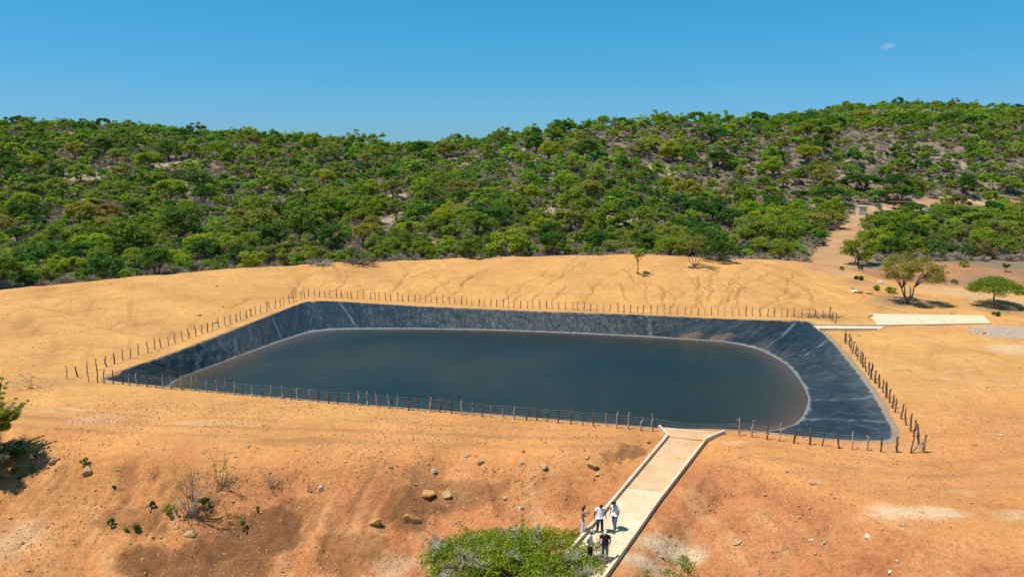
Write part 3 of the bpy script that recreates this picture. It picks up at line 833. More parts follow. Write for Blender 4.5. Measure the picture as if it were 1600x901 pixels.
# ------------------------------------------------------------------ fences
M_POST = simple('weathered_post_wood', (0.115, 0.075, 0.05), 0.9, 0.5, 2.5, 0.5, 0.02)
M_POST2 = simple('silvery_post_wood', (0.34, 0.26, 0.19), 0.9, 0.4, 2.5, 0.5, 0.02)
M_WIRE = simple('galvanised_wire', (0.30, 0.29, 0.28), 0.6, 0.1, 5, 0)
def along(pts, n):
    return lerp_poly(pts, n)
def fence(pts, n, label, pale, hh=1.15, rad=0.045, strands=5, wires=True):
    P = along(pts, n)
    P[1:-1] += RNG.normal(0, 0.07, (n - 2, 2))
    base = P[0]
    f = empty('wire_fence', (base[0], base[1], hz(*base)), label, 'fence', 'post and wire fences round the pond')
    tops = []
    o = np.array([base[0], base[1], hz(*base)])
    for k, p in enumerate(P):
        z0 = hz(*p); h = hh * RNG.uniform(0.86, 1.18); r = rad * RNG.uniform(0.75, 1.35)
        lean = RNG.normal(0, 0.055, 2); kink = RNG.normal(0, 0.03, (6, 2)); kink[0] = 0
        pts3 = []
        for q, t in enumerate(np.linspace(0, 1, 6)):
            pts3.append([p[0] + lean[0] * t * h + kink[q][0], p[1] + lean[1] * t * h + kink[q][1], z0 - 0.12 + (h + 0.12) * t])
        m = MB(); m.tube(np.array(pts3) - o, r * np.array([1.1, 1.0, 0.95, 1.0, 0.85, 0.7]) * RNG.uniform(0.9, 1.1, 6), 6)
        if RNG.random() < 0.22:   # a fork at the top
            a = np.array(pts3[4]) - o; m.tube([a, a + [RNG.normal(0, .12), RNG.normal(0, .05), .22]], [r * .6, r * .35], 5)
        m.build('post', M_POST2 if RNG.random() < pale else M_POST, f)
        tops.append((p, z0, lean, h))
    if wires:
        for s_ in range(strands):
            hh_ = 0.2 + 0.2 * s_
            W = []
            for k in range(len(tops)):
                p, z0, lean, h = tops[k]; t = min(hh_ / h, 1)
                W.append([p[0] + lean[0] * t * h, p[1] + lean[1] * t * h, z0 + hh_])
                if k < len(tops) - 1:
                    q = tops[k + 1]; W.append([(p[0] + q[0][0]) / 2, (p[1] + q[0][1]) / 2, (z0 + q[1]) / 2 + hh_ - 0.012])
            m = MB(); m.tube(np.array(W) - o, 0.004, 3, False); m.build('wire', M_WIRE, f)
    return f
fn_ = fence(fence_near, 58, 'long wire fence with thin crooked posts along the near edge of the water', 0.55, 1.15, 0.05)
fence([at(105,592), at(118,588), at(148,578), at(300,526.5), at(476,465)], 39, 'wire fence with dark posts climbing along the left bank of the pond', 0.1, 1.15, 0.05)
fence(fence_far, 84, 'straight fence of many short posts along the far bank below the sand heap', 0.05, 1.1, 0.05)
fence(fence_right, 25, 'wire fence with thick dark posts down the right bank of the pond', 0.0, 1.3, 0.068)
fence(fence_near_r, 14, 'short wire fence right of the ramp with a braced corner post', 0.3, 1.2, 0.055)
fence([at(1296,496), at(1301,501), at(1305,506)], 3, 'three close posts ending the far fence at the walkway', 0.0, 1.25, 0.07)
m = MB(); c0 = at(1442, 706); c1 = at(1424, 706)
m.tube([[c1[0], c1[1], 0], [c0[0] - .05, c0[1] - .02, .85]], 0.04, 6)
tag(m.build('prop_pole', M_POST2), 'slanting pole propping up the corner post of the fence', 'pole')


g0 = at(1020, 673); g1 = at(1154, 680); og = np.array(fn_.location[:])
for q_, (h0_, h1_) in enumerate(((1.0, .95), (.75, .8), (.5, .35))):
    t_ = np.linspace(0, 1, 12)
    W = np.column_stack([g0[0] + (g1[0] - g0[0]) * t_, g0[1] + (g1[1] - g0[1]) * t_, h0_ + (h1_ - h0_) * t_ - .28 * (1 - (2 * t_ - 1) ** 2)]) - og
    m = MB(); m.tube(W, 0.005, 3, False); m.build('wire', M_WIRE, fn_)

# ------------------------------------------------------------------ vegetation
def leaf_material(name, col, var=0.35, attr=False):
    m, nt, b = new_mat(name)
    g = N(nt, 'ShaderNodeNewGeometry')
    isl = g.outputs['Random Per Island']
    lo = tuple(c * (1 - var) for c in col); hi = (min(1, col[0] * (1 + var * 1.25)), col[1] * (1 + var), col[2] * (1 + var * 0.4))
    c = ramp(nt, isl, [(0.0, lo), (1.0, hi)])
    if attr:
        a = N(nt, 'ShaderNodeAttribute', attribute_name='tint').outputs['Color']
        c = mix(nt, c, a, 1.0, 'MULTIPLY')
    else:
        oi = N(nt, 'ShaderNodeObjectInfo').outputs['Random']
        t = ramp(nt, oi, [(0.0, (0.72, 0.86, 0.9)), (0.4, (1.0, 1.0, 1.0)), (0.75, (1.25, 1.08, 0.85)), (1.0, (0.85, 1.1, 1.0))])
        c = mix(nt, c, t, 1.0, 'MULTIPLY')
    nt.links.new(c, b.inputs['Base Color'])
    b.inputs['Roughness'].default_value = 0.6
    tr = N(nt, 'ShaderNodeBsdfTranslucent'); nt.links.new(c, tr.inputs['Color'])
    ms = N(nt, 'ShaderNodeMixShader'); ms.inputs[0].default_value = 0.45
    nt.links.new(b.outputs[0], ms.inputs[1]); nt.links.new(tr.outputs[0], ms.inputs[2])
    nt.links.new(ms.outputs[0], nt.nodes['Material Output'].inputs['Surface'])
    return m
KINDC = {'bright': (0.255, 0.335, 0.018), 'mid': (0.185, 0.255, 0.018), 'dark': (0.068, 0.150, 0.014), 'olive': (0.255, 0.265, 0.048), 'rusty': (0.22, 0.17, 0.045)}
LEAF = {k: leaf_material(k + '_green_leaves' if k != 'rusty' else 'yellowing_leaves', v) for k, v in KINDC.items()}
M_BARK = simple('grey_brown_bark', (0.15, 0.11, 0.085), 0.9, 0.35, 3, 0.4, 0.02)
M_TWIG = simple('grey_dry_twigs', (0.36, 0.29, 0.22), 0.9, 0.3, 3, 0)
M_TWIGP = simple('pale_dead_wood', (0.42, 0.35, 0.28), 0.9, 0.3, 3, 0)

def leaves(centres, radii, n, size, rng, flat=0.55, up=0.5, elong=1.0):
    """many small leaf faces filling clumps; returns verts and quads"""
    w = radii ** 2.2; k = rng.choice(len(centres), n, p=w / w.sum())
    d = rng.normal(size=(n, 3)); d /= np.linalg.norm(d, axis=1)[:, None]
    r = radii[k] * rng.random(n) ** 0.42
    p = centres[k] + d * r[:, None] * np.array([1, 1, flat])
    nn = rng.normal(size=(n, 3)) * (1 - up); nn[:, 2] += up * 1.3; nn += d * 0.35; nn /= np.linalg.norm(nn, axis=1)[:, None]
    a = np.cross(nn, rng.normal(size=(n, 3))); a /= np.linalg.norm(a, axis=1)[:, None]
    b = np.cross(nn, a)
    s = size * rng.uniform(0.55, 1.35, n)[:, None]
    a = a * s * elong; b = b * s * 0.62
    V = np.stack([p - a, p + b * 0.9, p + a, p - b * 0.9], 1).reshape(-1, 3)
    return V, np.arange(n * 4).reshape(-1, 4)

def crown_clumps(R, h0, h1, rng, style, nc):
    """clump centres of a crown R wide between heights h0 and h1"""
    C = []; rr = []
    for _ in range(nc):
        th = rng.uniform(0, 2 * math.pi); q = rng.random() ** 0.5
        if style == 'umbrella':
            rad = R * 0.86 * q; zt = h1 - (h1 - h0) * (0.15 + 0.75 * (rad / R) ** 2.4) - rng.random() * 0.12 * (h1 - h0)
            cr = R * rng.uniform(0.18, 0.32)
        elif style == 'round':
            ph = math.acos(rng.uniform(-0.55, 1)); s = rng.uniform(0.55, 0.9)
            rad = R * math.sin(ph) * s; zt = (h0 + h1) / 2 + (h1 - h0) / 2 * math.cos(ph) * s
            cr = R * rng.uniform(0.2, 0.34)
        else:       # open, ragged
            rad = R * 0.9 * q; zt = h0 + (h1 - h0) * rng.uniform(0.2, 1.0) * (1 - 0.4 * q ** 2)
            cr = R * rng.uniform(0.16, 0.30)
        C.append([rad * math.cos(th), rad * math.sin(th), zt]); rr.append(cr)
    C = np.array(C); rr = np.array(rr)
    sq = 1 + 0.13 * np.cos(2 * np.arctan2(C[:, 1], C[:, 0]) + rng.uniform(0, 6)) + 0.12 * np.cos(3 * np.arctan2(C[:, 1], C[:, 0]) + rng.uniform(0, 6))
    C[:, 0] *= sq; C[:, 1] *= sq
    return C, rr
def limbs(m, C, hf, rng, r0, n, stems=1, sides=5, spread=0.3):
    """trunk, then limbs reaching into the clumps"""
    forks = []
    for s in range(stems):
        a = rng.uniform(0, 6.28); b0 = np.array([math.cos(a), math.sin(a), 0]) * (0.12 if stems > 1 else 0)
        top = b0 + np.array([math.cos(a) * spread * hf, math.sin(a) * spread * hf, hf]) * (1 if stems > 1 else 1)
        if stems == 1: top = np.array([rng.normal(0, .12) * hf, rng.normal(0, .12) * hf, hf])
        midp = (b0 + top) / 2 + rng.normal(0, 0.07 * hf, 3) * [1, 1, 0]
        m.tube([b0 - [0, 0, .3], b0 * 1.05 + [0, 0, 0.15 * hf], midp, top], [r0 * 1.35, r0, r0 * .85, r0 * .7], sides + 1)
        forks.append(top)
    idx = rng.permutation(len(C))[:n]
    for k in idx:
        c = C[k]; f = min(forks, key=lambda q: np.linalg.norm(q[:2] - c[:2]))
        d = c - f
        p1 = f + d * 0.35 + np.array([0, 0, 0.10 * np.linalg.norm(d)]) + rng.normal(0, .05, 3) * np.linalg.norm(d)
        p2 = f + d * 0.7 + np.array([0, 0, 0.06 * np.linalg.norm(d)]) + rng.normal(0, .06, 3) * np.linalg.norm(d)
        m.tube([f - [0, 0, .05], p1, p2, c], [r0 * .55, r0 * .38, r0 * .22, r0 * .08], sides)
        for _ in range(2):
            e = c + rng.normal(0, 0.16, 3) * np.linalg.norm(d)
            m.tube([p2, (p2 + e) / 2 + rng.normal(0, .03, 3), e], [r0 * .2, r0 * .12, r0 * .04], 3, False)

def tree_meshes(R, Ht, style, kind, n, size, seed, nc=26, hf=0.35, stems=1, base=0.28, r0=None, nl=9, flat=0.55, spread=0.3, elong=1.0, up=0.5):
    rng = np.random.default_rng(seed)
    C, rr = crown_clumps(R, Ht * base, Ht * 0.97, rng, style, nc)
    V, Fq = leaves(C, rr, n, size, rng, flat, up, elong)
    cm = mesh_np('crown', V, Fq, LEAF[kind] if isinstance(kind, str) else kind)
    m = MB(); limbs(m, C, Ht * hf, rng, r0 or 0.035 * Ht, nl, stems, spread=spread)
    tm = m.mesh('trunk', M_BARK, True)
    return cm, tm
# prototypes, all for a tree with a crown 5 m wide and about 4.4 m tall
PROTO = {}
SHAPES = [('umbrella', 3.9, 34, 0.28, 2, 0.30), ('round', 4.3, 34, 0.18, 2, 0.04), ('open', 4.2, 40, 0.22, 3, 0.12), ('umbrella', 4.5, 44, 0.26, 2, 0.22), ('round', 3.4, 28, 0.12, 3, 0.0)]
for ki, kd in enumerate(('bright', 'mid', 'dark', 'olive', 'rusty')):
    for si, (st, ht, nc, hf, stm, bs) in enumerate(SHAPES):
        PROTO[kd, si] = tree_meshes(2.5, ht, st, kd, 3800 if st != 'open' else 2800, 0.13, 100 + ki * 10 + si, nc, hf, stm, bs)

def plant_tree(x, y, w, h, kind, shape, label, group, cat='tree', name='hillside_tree', rz=None):
    e = empty(name, (x, y, hz(x, y) - 0.05), label, cat, group, RNG.uniform(0, 6.28) if rz is None else rz)
    e.scale = (w / 5, w / 5, h / SHAPES[shape][1])
    cm, tm = PROTO[kind, shape]
    link('crown', cm, e); link('trunk', tm, e)
    return e

KW = {'bright': 'bright green', 'mid': 'leaf green', 'dark': 'dark green', 'olive': 'olive green', 'rusty': 'yellowing'}
TAKEN = []
# the trees one can point at, by the picture point of their foot, crown width, height, kind, shape
SPECIAL = [
 (287,381,74,62,'dark',1,'big dark green tree above a bare sandy patch, widest on the left slope'),
 (122,420,64,44,'dark',1,'broad dark green tree near the edge of the sand on the far left'),
 (57,300,46,28,'dark',0,'low dark green bushy tree high on the left slope beside grey scrub'),
 (230,268,44,34,'bright',0,'bright yellow green leafy tree standing out halfway up the left slope'),
 (860,385,46,42,'dark',1,'dense round dark green tree just behind the sand bank, near its middle'),
 (735,402,48,40,'mid',1,'rounded tree at the foot of the slope behind the middle of the bank'),
 (775,358,46,36,'dark',1,'dark green rounded tree above the grey scrub, up from the middle of the bank'),
 (641,372,54,30,'bright',0,'flat topped bright green tree above brush at the foot of the slope'),
 (1060,334,42,34,'dark',1,'compact very dark tree alone in grey scrub in the middle of the right slope'),
 (1121,334,30,28,'dark',1,'small very dark round tree right of the larger very dark one'),
 (1125,264,50,30,'dark',1,'dark green tree high on the slope among bright flat crowns'),
 (1340,413,58,48,'mid',1,'leafy green bush tree at the corner where the red road meets the sand'),
 (1465,396,52,22,'dark',4,'low dark green glossy bush on the reddish clearing behind the yellowing tree'),
 (1452,374,30,24,'dark',1,'small dark green round tree just above the low glossy bush'),
 (1510,308,34,40,'dark',1,'upright dark green tree beside the pale clearing far on the right'),
 (1250,372,48,30,'mid',1,'green bush tree left of the red road bend'),
 (1290,358,60,34,'olive',1,'wide olive tree above the red road, close to the white tank'),
 (1195,398,60,34,'mid',2,'loose green tree behind the right end of the sand bank'),
 (1122,408,56,46,'dark',2,'green leafy tree on the red soil patch at the top of the bank'),
 (920,378,36,34,'mid',1,'slim green tree right of the dense round dark one'),
 (1005,355,66,36,'mid',0,'wide green tree above the small lone tree on the bank'),
 (975,384,44,28,'olive',0,'pale olive tree behind the bank, left of the leaning dead trunk'),
 (1380,372,80,44,'mid',1,'large green tree mass right of the red road'),
 (1555,368,110,46,'mid',0,'very wide spreading green tree on the far right above grey scrub'),
 (1490,352,80,36,'mid',3,'broad green tree between the pale clearing and the grey scrub'),
 (1560,400,60,34,'mid',1,'green tree at the right edge above the red earth bank'),
 (90,405,40,30,'mid',1,'small green tree left of the broad dark one near the left sand edge'),
 (340,400,60,44,'bright',2,'airy bright green tree in front of the big dark one'),
 (520,395,54,48,'dark',1,'dark green tree group at the foot of the slope above the brush'),
 (470,405,60,42,'olive',2,'ragged olive tree at the sand edge, left of the brush line'),
 (415,392,56,36,'mid',3,'green tree with flat layered crown at the lower left slope'),
 (590,398,44,34,'mid',1,'green tree standing directly behind the brush line'),
 (1345,300,70,30,'dark',0,'dark flat crowned tree over the shaded hollow by the white tank'),
 (1405,318,60,32,'dark',0,'dark spreading tree shading the hollow right of the white tank'),
 (1295,318,64,30,'dark',3,'dark layered tree left of the white tank'),
 (512,222,32,18,'mid',1,'rounded tree standing up on the skyline left of the dip'),
 (822,208,20,18,'mid',1,'small round tree sticking up from the skyline right of the dip'),
 (1238,188,30,14,'mid',1,'broad dark tree on the skyline where the far hill begins'),
]
for (px, py, w, h, kd, sh, lab) in SPECIAL:
    p = hit(px, py); m_ = pxm(p)
    plant_tree(p[0], p[1], w * m_, h * m_ * 1.02, kd, sh, lab, None)
    TAKEN.append((p[0], p[1], w * m_ * 0.42))

# scattered trees: one field of spots over all the slopes
BARE = []
for (px, py, rx, ry) in HILLS_BARE + [(1365,338,30,14), (1500,318,30,9), (1300,400,30,14), (1325,372,16,12)]:
    c = hit(px, py); a = hit(px, py + ry); b_ = hit(px, max(py - ry, 246))
    BARE.append((c[0], c[1], rx * pxm(c), abs(b_[1] - a[1]) / 2 + 0.5))
spots = []
cell = {}
def free(x, y, r):
    ci, cj = int(x // 12), int(y // 12)
    for i in range(ci - 1, ci + 2):
        for j in range(cj - 1, cj + 2):
            for (a, b, q) in cell.get((i, j), ()):
                if (a - x) ** 2 + (b - y) ** 2 < (q + r) ** 2: return False
    return True
def take(x, y, r): cell.setdefault((int(x // 12), int(y // 12)), []).append((x, y, r))
for a in TAKEN: take(*a)
for k in range(0, len(road_xy) - 1):
    for t in np.linspace(0, 1, 9):
        p = road_xy[k] * (1 - t) + road_xy[k + 1] * t; take(p[0], p[1], 3.2)
NC = 40000
cx = RNG.uniform(-1, 1, NC); cy = 88 + (880 - 88) * RNG.random(NC) ** 1.35
cx = cx * (cy * 0.78 + 12)
bc = np.interp(cx, bank_pts[:, 0], bank_pts[:, 1])
ok = (cy > bc + 9 + 3 * fbm(cx, cy, 12, 3, 401) + 10 * sstep(38, 60, cx) * sstep(150, 120, cy)) & (cy < ridge_y(cx) + 60 + 560 * (cx > 130))
ok &= ~((cx > 48) & (cy < 134))
cz = H(cx, cy)
hwn = fbm(cx, cy, 24, 4, 402)
for k in np.nonzero(ok)[0]:
    x, y = cx[k], cy[k]
    if any(((x - a) / (rx + 1.2)) ** 2 + ((y - b) / (ry + 1.2)) ** 2 < 1 and RNG.random() < 0.9 for a, b, rx, ry in BARE): continue
    if hwn[k] < -0.16 and RNG.random() < 0.6: continue
    w = float(np.clip(RNG.lognormal(1.56, 0.36), 2.2, 9.0)) * (1.0 if y < 380 else 1.5)
    if not free(x, y, w * 0.335): continue
    take(x, y, w * 0.335)
    spots.append((x, y, cz[k], w))
spots = np.array(spots)
print('trees', len(spots))
pxs, pys = project(spots[:, 0], spots[:, 1], spots[:, 2])
inview = (pxs > -25) & (pxs < 1625)
dist = spots[:, 1]
score = np.where(inview, spots[:, 3] / dist, 0)
order = np.argsort(-score)
N_IND = 262
KP = ['mid', 'bright', 'dark', 'olive', 'rusty']
def pick_kind(x, y):
    v = fbm(np.array([x]), np.array([y]), 20, 2, 410)[0]
    p = np.array([0.36, 0.25 + 0.3 * max(v, 0), 0.17 + 0.4 * max(-v, 0), 0.19, 0.03]); return RNG.choice(5, p=p / p.sum())
SHN = ['flat topped', 'rounded', 'ragged open crowned', 'layered flat', 'low bushy']
tint_of = {}
massV = []; massF = []; massT = []; mn = 0
trV = MB()
LOWP = {}
for si, (st, ht, nc, hf, stm, bs) in enumerate(SHAPES):
    for q in range(3):
        rng = np.random.default_rng(900 + si * 7 + q)
        C, rr = crown_clumps(2.5, ht * bs, ht * .97, rng, st, 24)
        LOWP[si, q] = leaves(C, rr, 620, 0.27, rng, 0.55, 0.5)[0]
for rank, k in enumerate(order):
    x, y, z, w = spots[k]
    kd = KP[pick_kind(x, y)]; sh = int(RNG.choice(5, p=[.26, .26, .2, .14, .14]))
    h = w * RNG.uniform(0.72, 0.98) * (0.8 if sh == 4 else 1.0)
    if rank < N_IND:
        plant_tree(x, y, w, h, kd, sh, '%s %s tree, one of many like it scattered over the scrubby slope' % (SHN[sh], KW[kd]), '%s %s trees scattered over the slope' % (SHN[sh], KW[kd]))
    else:
        V = LOWP[sh, int(RNG.integers(3))].copy()
        a = RNG.uniform(0, 6.28); c_, s_ = math.cos(a), math.sin(a)
        V = np.stack([(V[:, 0] * c_ - V[:, 1] * s_) * w / 5 + x, (V[:, 0] * s_ + V[:, 1] * c_) * w / 5 + y, V[:, 2] * h / SHAPES[sh][1] + z - 0.1], -1)
        if y > 330: V = V.reshape(-1, 4, 3)[:420].reshape(-1, 3)
        n4 = len(V) // 4
        massV.append(V); massF.append(np.arange(n4 * 4).reshape(-1, 4) + mn); mn += len(V)
        base = np.array(KINDC[kd]) * RNG.uniform(0.8, 1.25) * np.array([RNG.uniform(.85, 1.25), 1, RNG.uniform(.8, 1.2)])
        massT.append(np.tile(base, (len(V), 1)))
        if y < 260 and sh != 4:
            trV.tube([[x, y, z - .2], [x + RNG.normal(0, .2), y, z + h * .3], [x + RNG.normal(0, .5), y, z + h * .6]], [.13, .1, .06], 4, False)
M_MASS = leaf_material('hillside_leaves', (1.0, 1.0, 1.0), 0.35, True)
tag(link('woodland', mesh_np('woodland', np.vstack(massV), np.vstack(massF), M_MASS, False, np.vstack(massT))),
    'far green trees covering the upper slopes and the skyline', 'woodland', kind='stuff')
tag(trV.build('woodland_trunks', M_BARK), 'thin trunks of the far trees on the upper slopes', 'tree trunks', kind='stuff')

# leafless grey shrubs
def shrub_verts(n, rng, R=1.0, Hh=1.0, wd=0.016):
    """a dome of fine twigs, each a thin sliver"""
    th = rng.uniform(0, 6.283, n); ph = rng.random(n) ** 0.6 * 1.35
    L = rng.uniform(0.65, 1.08, n)
    tip = np.stack([np.cos(th) * np.sin(ph) * R, np.sin(th) * np.sin(ph) * R, np.cos(ph) * Hh], -1) * L[:, None]
    t0 = rng.uniform(0.0, 0.75, n)[:, None]
    st = tip * t0 + rng.normal(0, .07, (n, 3)); st[:, 2] = np.abs(st[:, 2])
    tip = tip + rng.normal(0, .09, (n, 3)); tip[:, 2] = np.abs(tip[:, 2])
    sd = np.cross(tip - st, rng.normal(size=(n, 3))); sd /= np.linalg.norm(sd, axis=1)[:, None] + 1e-6
    w = wd * rng.uniform(0.6, 1.6, n)[:, None]
    V = np.stack([st - sd * w, st + sd * w, tip + sd * w * .35, tip - sd * w * .35], 1).reshape(-1, 3)
    return V
SHR = []
for q in range(6):
    rng = np.random.default_rng(700 + q)
    V = shrub_verts(620, rng, 1.0, 0.85)
    SHR.append(mesh_np('dry_shrub', V, np.arange(len(V)).reshape(-1, 4), M_TWIG))
NS = 60000
sx = RNG.uniform(-1, 1, NS); sy = 86 + (420 - 86) * RNG.random(NS) ** 1.3; sx = sx * (sy * 0.74 + 5)
bc = np.interp(sx, bank_pts[:, 0], bank_pts[:, 1])
ok = (sy > bc + 6 + 5 * (fbm(sx, sy, 9, 3, 501) + 0.2)) & (sy < ridge_y(sx) + 8) & ~((sx > 44) & (sy < 132))
sz = H(sx, sy); rdist, _ = seg_dist(sx, sy, road_xy)
ok &= rdist > 4.0
sn = fbm(sx, sy, 22, 4, 502)
ssp = []; scell = {}
for k in np.nonzero(ok)[0]:
    x, y = sx[k], sy[k]
    if RNG.random() > 0.62 + 1.6 * max(sn[k], 0): continue
    if any(((x - a) / rx) ** 2 + ((y - b) / ry) ** 2 < 1 for a, b, rx, ry in BARE): continue
    r = RNG.uniform(0.8, 1.9)
    c_ = (int(x // 2), int(y // 2))
    if scell.get(c_, 0) >= 1: continue
    scell[c_] = scell.get(c_, 0) + 1
    ssp.append((x, y, sz[k], r))
ssp = np.array(ssp); print('shrubs', len(ssp))
a, b_ = project(ssp[:, 0], ssp[:, 1], ssp[:, 2])
sc_ = np.where((a > 0) & (a < 1600), ssp[:, 3] / ssp[:, 1] ** 1.6, 0)
so = np.argsort(-sc_)
mv = []; mf = []; mn = 0
low2 = [shrub_verts(80, np.random.default_rng(840 + q), 1.0, 0.85, 0.055) for q in range(5)]
low = [shrub_verts(170, np.random.default_rng(800 + q), 1.0, 0.85, 0.034) for q in range(5)]
for rank, k in enumerate(so):
    x, y, z, r = ssp[k]
    if rank < 240:
        o = link('dry_shrub', SHR[rank % 6], None, (x, y, z - 0.05), RNG.uniform(0, 6.28)); o.scale = (r, r, r * RNG.uniform(.8, 1.2))
        tag(o, 'leafless grey shrub, one of many alike between the trees behind the sand bank', 'shrub', 'leafless grey shrubs behind the sand bank')
    else:
        V = (low if y < 190 else low2)[rank % 5] * r; V = V + [x, y, z - .05]
        mv.append(V); mf.append(np.arange(len(V)).reshape(-1, 4) + mn); mn += len(V)
tag(link('scrub', mesh_np('scrub', np.vstack(mv), np.vstack(mf), M_TWIG)), 'grey leafless scrub covering the ground between the trees', 'scrub', kind='stuff')

# low green undergrowth tufts on the slopes
def tuft_mass(name, pts, size, nleaf, leaf, mat, label, cat):
    rng = np.random.default_rng(5); vs = []
    P = np.asarray(pts)
    for (x, y, z, r) in P:
        C = np.array([[0, 0, r * .45], [r * .4, 0, r * .35], [-r * .4, r * .2, r * .35]])
        V = leaves(C, np.array([r * .5] * 3), nleaf, leaf, rng)[0] + [x, y, z]
        vs.append(V)
    V = np.vstack(vs)
    return tag(link(name, mesh_np(name, V, np.arange(len(V)).reshape(-1, 4), mat)), label, cat, kind='stuff')
k = RNG.permutation(np.nonzero(ok)[0])[:2600]
tuft_mass('undergrowth', np.stack([sx[k], sy[k], sz[k], RNG.uniform(.5, 1.2, len(k))], -1), 1, 34, 0.2, LEAF['mid'], 'low green undergrowth between the hillside trees', 'undergrowth')

# pale rocks on the slopes
def rock_mesh(rng, sub=2, rough=0.28, flat=0.7):
    import bmesh
    bm = bmesh.new(); bmesh.ops.create_icosphere(bm, subdivisions=sub, radius=1.0)
    pl = rng.normal(size=(9, 3)); pl /= np.linalg.norm(pl, axis=1)[:, None]; dd = rng.uniform(0.38, 0.8, 9)
    st = np.array([rng.uniform(.8, 1.3), rng.uniform(.7, 1.1), flat])
    for v in bm.verts:
        p = np.array(v.co)
        for n_, d_ in zip(pl, dd):
            e = p @ n_ - d_
            if e > 0: p = p - n_ * e
        p = p * (1 + rng.normal(0, rough * 0.03)) * st
        v.co = p
    V = np.array([v.co[:] for v in bm.verts]); Fc = np.array([[v.index for v in f.verts] for f in bm.faces])
    bm.free(); return V, Fc
M_ROCKT = simple('tan_rock', (0.42, 0.26, 0.13), 0.9, 0.3, 4, 0.6, 0.05)
M_ROCKP = simple('pale_rock', (0.60, 0.50, 0.37), 0.9, 0.2, 4, 0.6, 0.05)
M_ROCKO = simple('ochre_rock', (0.42, 0.23, 0.08), 0.9, 0.35, 4, 0.6, 0.05)
M_ROCKG = simple('grey_hill_rock', (0.44, 0.36, 0.28), 0.9, 0.3, 2, 0.5, 0.05)
RK = [rock_mesh(np.random.default_rng(50 + q), 1) for q in range(8)]
m = MB()
for (a, b, rx, ry) in BARE[:len(HILLS_BARE)]:
    for _ in range(int(16 + rx * 1.6)):
        x = a + RNG.normal(0, rx * .55); y = b + RNG.normal(0, ry * .5); s = RNG.uniform(.2, .75)
        V, Fc = RK[int(RNG.integers(8))]
        m.add(V * s + [x, y, hz(x, y) + s * .1], Fc)
tag(m.build('hillside_rubble', M_ROCKG), 'pale broken rocks lying in the bare patches of the hillside', 'rubble', kind='stuff')

# ------------------------------------------------------------------ trees that stand alone, built at their own size
def own_tree(px, py, w, h, label, kind, style, n, leaf, seed, nc, hf, stems, base, nl=12, cat='tree', name='tree', r0=None, flat=0.5, dz=0.0, spread=0.3, elong=1.0, ground=None, up=0.5, leafmat=None):
    p = hit(px, py) if ground is None else np.array(ground)
    m_ = pxm(p); R = w * m_ / 2; Ht = h * m_
    cm, tm = tree_meshes(R, Ht, style, leafmat or kind, n, leaf, seed, nc, hf, stems, base, r0, nl, flat, spread, elong, up)
    e = empty(name, (p[0], p[1], p[2] + dz), label, cat)
    link('crown', cm, e); link('trunk', tm, e)
    return e
LEAF['umber'] = leaf_material('thinning_rusty_leaves', (0.27, 0.22, 0.035), 0.45)
own_tree(1418, 474, 84, 90, 'tall open tree with forked stems and thinning yellow orange leaves by the pale path', 'umber', 'open', 10000, 0.10, 31, 70, 0.28, 4, 0.33, 22, r0=0.11, spread=0.5, flat=0.45)
own_tree(1553, 477, 82, 48, 'umbrella shaped green tree with one dark trunk right of the yellowing tree', 'mid', 'umbrella', 15000, 0.10, 32, 80, 0.52, 1, 0.38, 18, r0=0.12, flat=0.42)
own_tree(996, 428, 34, 44, 'small lone tree with a bare dark trunk on the sand bank', 'olive', 'open', 1800, 0.08, 33, 14, 0.42, 1, 0.62, 7, r0=0.085, flat=0.8)
own_tree(1085, 418, 54, 58, 'thin many stemmed tree with sparse olive leaves on top of the sand bank', 'olive', 'open', 1700, 0.11, 34, 26, 0.35, 4, 0.45, 16, r0=0.06, spread=0.5)
# bottom of the frame: a broad crown below the dam face, partly bare twigs
def big_crown(px, py, z_top, R, Ht, label, seed, n, nc, leaf, gap, out=0, rk=0.55, gname='tree', kind='fresh', gray=0.5, sq=(1, 1), style='umbrella'):
    c = at(px, py, z_top)
    g = hz(*c); rng = np.random.default_rng(seed)
    Ht = z_top - g
    e = empty(gname, (c[0], c[1], g), label, 'tree')
    C, rr = crown_clumps(R, Ht * 0.35, Ht * 0.98, rng, style, nc)
    C[:, 0] *= sq[0]; C[:, 1] *= sq[1]
    rr *= rk
    for _ in range(out):      # feathery shoots standing out of the crown
        k = int(rng.integers(nc)); d = C[k] * [1, 1, .5] / (np.linalg.norm(C[k][:2]) + .3) + [0, 0, .5 * rng.random()]
        for q in range(4):
            C = np.vstack([C, C[k] + d * (.25 + .22 * q)]); rr = np.append(rr, .22 - .03 * q)
    V, Fq = leaves(C, rr, n, leaf, rng, 0.55, 0.45, 1.5)
    link('crown', mesh_np('crown', V, Fq, LEAF[kind]), e)
    m = MB(); limbs(m, C, Ht * 0.3, rng, 0.13, nc // 2, 3, 6, 0.4)
    link('trunk', m.mesh('trunk', M_BARK, True), e)
    # grey bare twigs poking through
    m = MB()
    for k in rng.permutation(len(C))[:int(nc * gray)]:
        c0 = C[k]
        for _ in range(16):
            d = rng.normal(0, 1, 3); d[2] = abs(d[2]) * 0.6; d /= np.linalg.norm(d); L = rng.uniform(.3, .85)
            q = c0 + d * L * .5 + rng.normal(0, .06, 3)
            m.tube([c0 + rng.normal(0, .12, 3), q, c0 + d * L + rng.normal(0, .08, 3)], [.012, .008, .004], 3, False)
            m.tube([q, q + rng.normal(0, .16, 3) + [0, 0, .12]], [.009, .004], 3, False)
    link('bare_twig', m.mesh('bare_twig', M_TWIGP), e)
    return e
LEAF['fresh'] = leaf_material('fresh_feathery_leaves', (0.205, 0.280, 0.018), 0.55)
